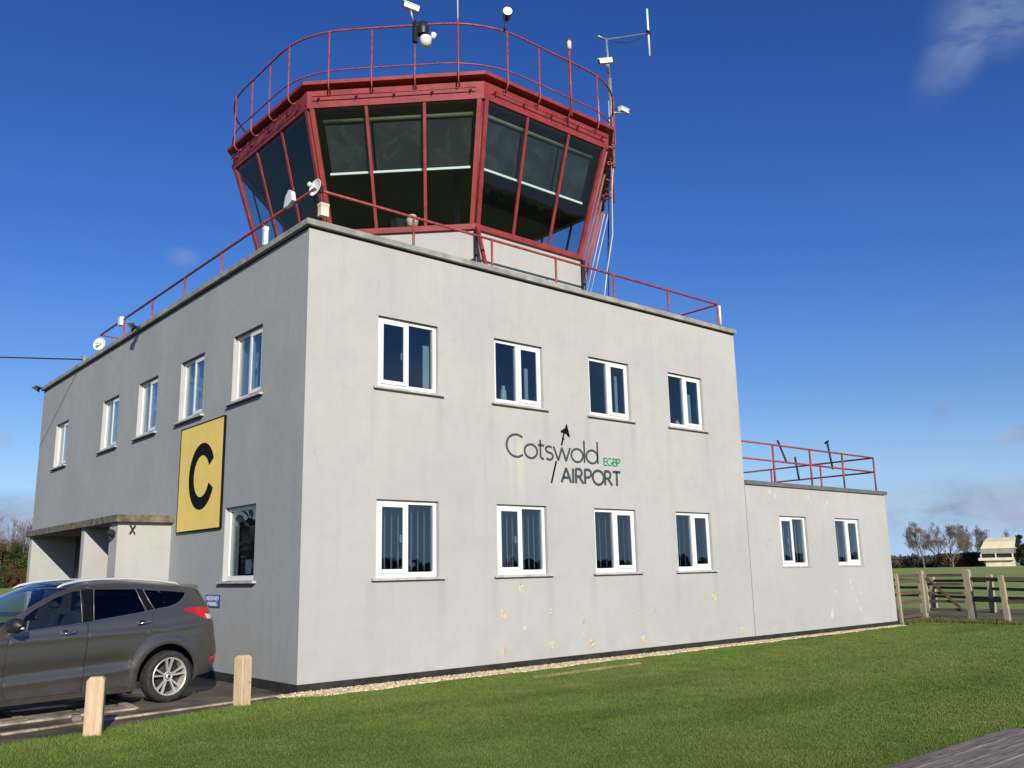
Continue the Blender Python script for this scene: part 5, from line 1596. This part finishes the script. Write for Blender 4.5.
# right: row of bare trees across the airfield
names_r = ["bare tree with a forked trunk, first in the row from the building", "slender bare tree second in the row from the building", "bare tree third in the row from the building",
           "spreading bare tree fourth in the row from the building", "bare tree nearest the cream hangar"]
for (u, k, h, lb) in [(924, 290, 13.4, names_r[0]), (941, 300, 13.0, names_r[1]), (953, 290, 13.6, names_r[2]), (967, 300, 13.6, names_r[3]), (979, 310, 13.2, names_r[4])]:
    p = polar(u, k); bare_tree(p.x, p.y, h * 1.0, lb, .52, 7)
p = polar(1016, 330); bare_tree(p.x, p.y, 12.5, "bare tree whose top shows above the cream hangar roof", group=None)
p = polar(1023, 290); leafy_tree(p.x, p.y, 10.0, 4.8, 'conifer', "dark conifer beside the cream hangar", "conifer", n=5000, low=.02, pointed=False)
p = polar(1037, 285); leafy_tree(p.x, p.y, 9.0, 5.0, 'conifer', "dark conifer at the right edge of the picture behind the fence", "conifer", n=3000, low=.02)
# hedges (uncountable)
def hedge(name, pts, h, w, mat, n, size, kind='stuff'):
    P_ = np.array(pts); seg = np.linalg.norm(np.diff(P_, axis=0), axis=1); cum = np.concatenate([[0], np.cumsum(seg)])
    def fn(n_):
        s_ = rng.uniform(0, cum[-1], n_); x = np.interp(s_, cum, P_[:, 0]); y = np.interp(s_, cum, P_[:, 1])
        hh = h * (.75 + .2 * np.sin(s_ * .21) + .12 * np.sin(s_ * .63 + 1) + .08 * np.sin(s_ * 1.7))
        return np.stack([x + rng.normal(size=n_) * w * .3, y + rng.normal(size=n_) * w * .3, rng.uniform(0, 1, n_) ** .8 * hh], -1)
    V, F = leaf_cloud(n, fn, size)
    return tag(np_mesh(name, V, F, mat), kind=kind)
hedge("hedge", [tuple(polar(u, 312))[:2] for u in (870, 900, 930, 960, 984)], 2.4, 5, 'hedge', 22000, .30)
hedge("undergrowth", [tuple(polar(u, 300))[:2] for u in (942, 955, 968, 978)], 4.6, 4, 'hedge', 9000, .28)
hedge("far_wood", [tuple(polar(u, 900))[:2] for u in (700, 880, 950, 1050, 1300, 1700)], 9, 30, 'farwood', 26000, 1.6)
# left: mixed wood behind the field
for (u, k, h, kind, lb) in [(-14, 262, 20.5, 'b', "tall bare tree at the left edge of the wood behind the field"), (8, 265, 20.0, 'b', "tall bare tree in the wood left of the building"), (24, 270, 21.0, 'b', "tall bare tree in the wood beside the porch wall"), (40, 268, 20.5, 'b', "bare tree of the wood mostly hidden behind the porch"),
                            (-22, 255, 13, 'g', "ivy green tree at the left end of the wood"), (0, 256, 14.0, 'g', "ivy green tree under the bare crowns left of the building"), (15, 258, 12.5, 'e', "dark evergreen in the middle of the wood"), (31, 258, 13.5, 'g', "ivy green tree of the wood nearest the porch"), (46, 258, 13, 'e', "dark evergreen of the wood behind the porch"),
                            (13, 250, 6.6, 'r', "rust leaved shrub at the foot of the wood"), (22, 248, 5.0, 'r', "small rust leaved shrub at the field edge near the porch"), (4, 249, 6.0, 'e', "low dark evergreen at the field edge"), (29, 249, 5.5, 'e', "low dark evergreen nearest the porch")]:
    p = polar(u, k)
    if kind == 'b': bare_tree(p.x, p.y, h, lb, .42, 6, group="bare trees of the wood left of the building")
    else: leafy_tree(p.x, p.y, h, h * (.62 if kind != 'r' else .8), {'g': 'olive', 'e': 'evergreen', 'r': 'rust'}[kind], lb, group="leafy trees of the wood left of the building" if kind != 'r' else "rust shrubs of the wood", low=.02)
hedge("far_wood", [tuple(polar(u, 420))[:2] for u in (-900, -400, -120, 60)], 15, 14, 'farwood', 22000, 1.0)
hedge("undergrowth", [tuple(polar(u, 266))[:2] for u in (-30, -5, 15, 38)], 10, 7, 'olive', 16000, .30)
hedge("undergrowth", [tuple(polar(u, 272))[:2] for u in (-30, -5, 15, 38)], 14, 7, 'hedge', 14000, .22)
# behind the camera, only seen in reflections
hedge("far_wood", [(-300, -260), (-120, -330), (80, -340), (260, -280), (400, -150)], 6, 14, 'farwood', 16000, 1.5)

hedge("far_wood", [(-150, -60), (-130, 40), (-90, 130), (-62, 190)], 14, 14, 'farwood', 16000, 1.1)

# ------------------------------------------------------------ cream hangar
bp = polar(1000, 285)
hr = tag(empty("hangar", (bp.x, bp.y, 0)), "cream hangar with a sloping pale roof across the airfield", "hangar")
fy = (bp - C0).normalized(); fx = Vector((fy.y, -fy.x, 0))
Hc = lambda a, d, z: tuple(Vector((bp.x, bp.y, 0)) + fx * a + fy * d + Vector((0, 0, z)))
S_ = .3195
def X(u): return (u - 1000) * .280
def Z(v): return (566.2 - v) * S_
def hb(name, mat, u0, u1, v0, v1, d0, d1):
    return MB().box((X(u0), d0, Z(v0)), (X(u1), d1, Z(v1)), Hc).build(name, mat, hr)
hb("wall", 'barnwall', 986, 1016, 567, 560.3, .6, 12)
hb("balcony", 'barnwall', 979, 1015.5, 560.3, 557.6, -.6, 12)
hb("window_band", 'innerdark', 982, 1015, 557.6, 553.6, .3, 11)
for u in (982, 997, 1014): hb("column", 'barnwall', u - .7, u + .7, 557.6, 553.6, -.2, .29)
hb("cladding", 'barngrey', 982.5, 1016, 553.6, 548.6, -.2, 11.5)
mb = MB()
z0, z1 = Z(548.6), Z(537.4)
zm = z0 + (z1 - z0) * .62
v = [Hc(X(982), -.4, z0), Hc(X(1017), -.4, z0), Hc(X(1020), 5.5, z1), Hc(X(990.5), 5.5, z1), Hc(X(986.5), 2.0, zm), Hc(X(1018.5), 2.0, zm),
     Hc(X(982), 12, z0), Hc(X(1017), 12, z0), Hc(X(1020), 12, z1), Hc(X(990.5), 12, z1)]
mb.add(v, [(0, 1, 5, 4), (4, 5, 2, 3), (3, 2, 8, 9), (1, 7, 8, 2, 5), (6, 0, 4, 3, 9), (7, 6, 9, 8), (0, 6, 7, 1)])
mb.build("roof", 'barnroof', hr)
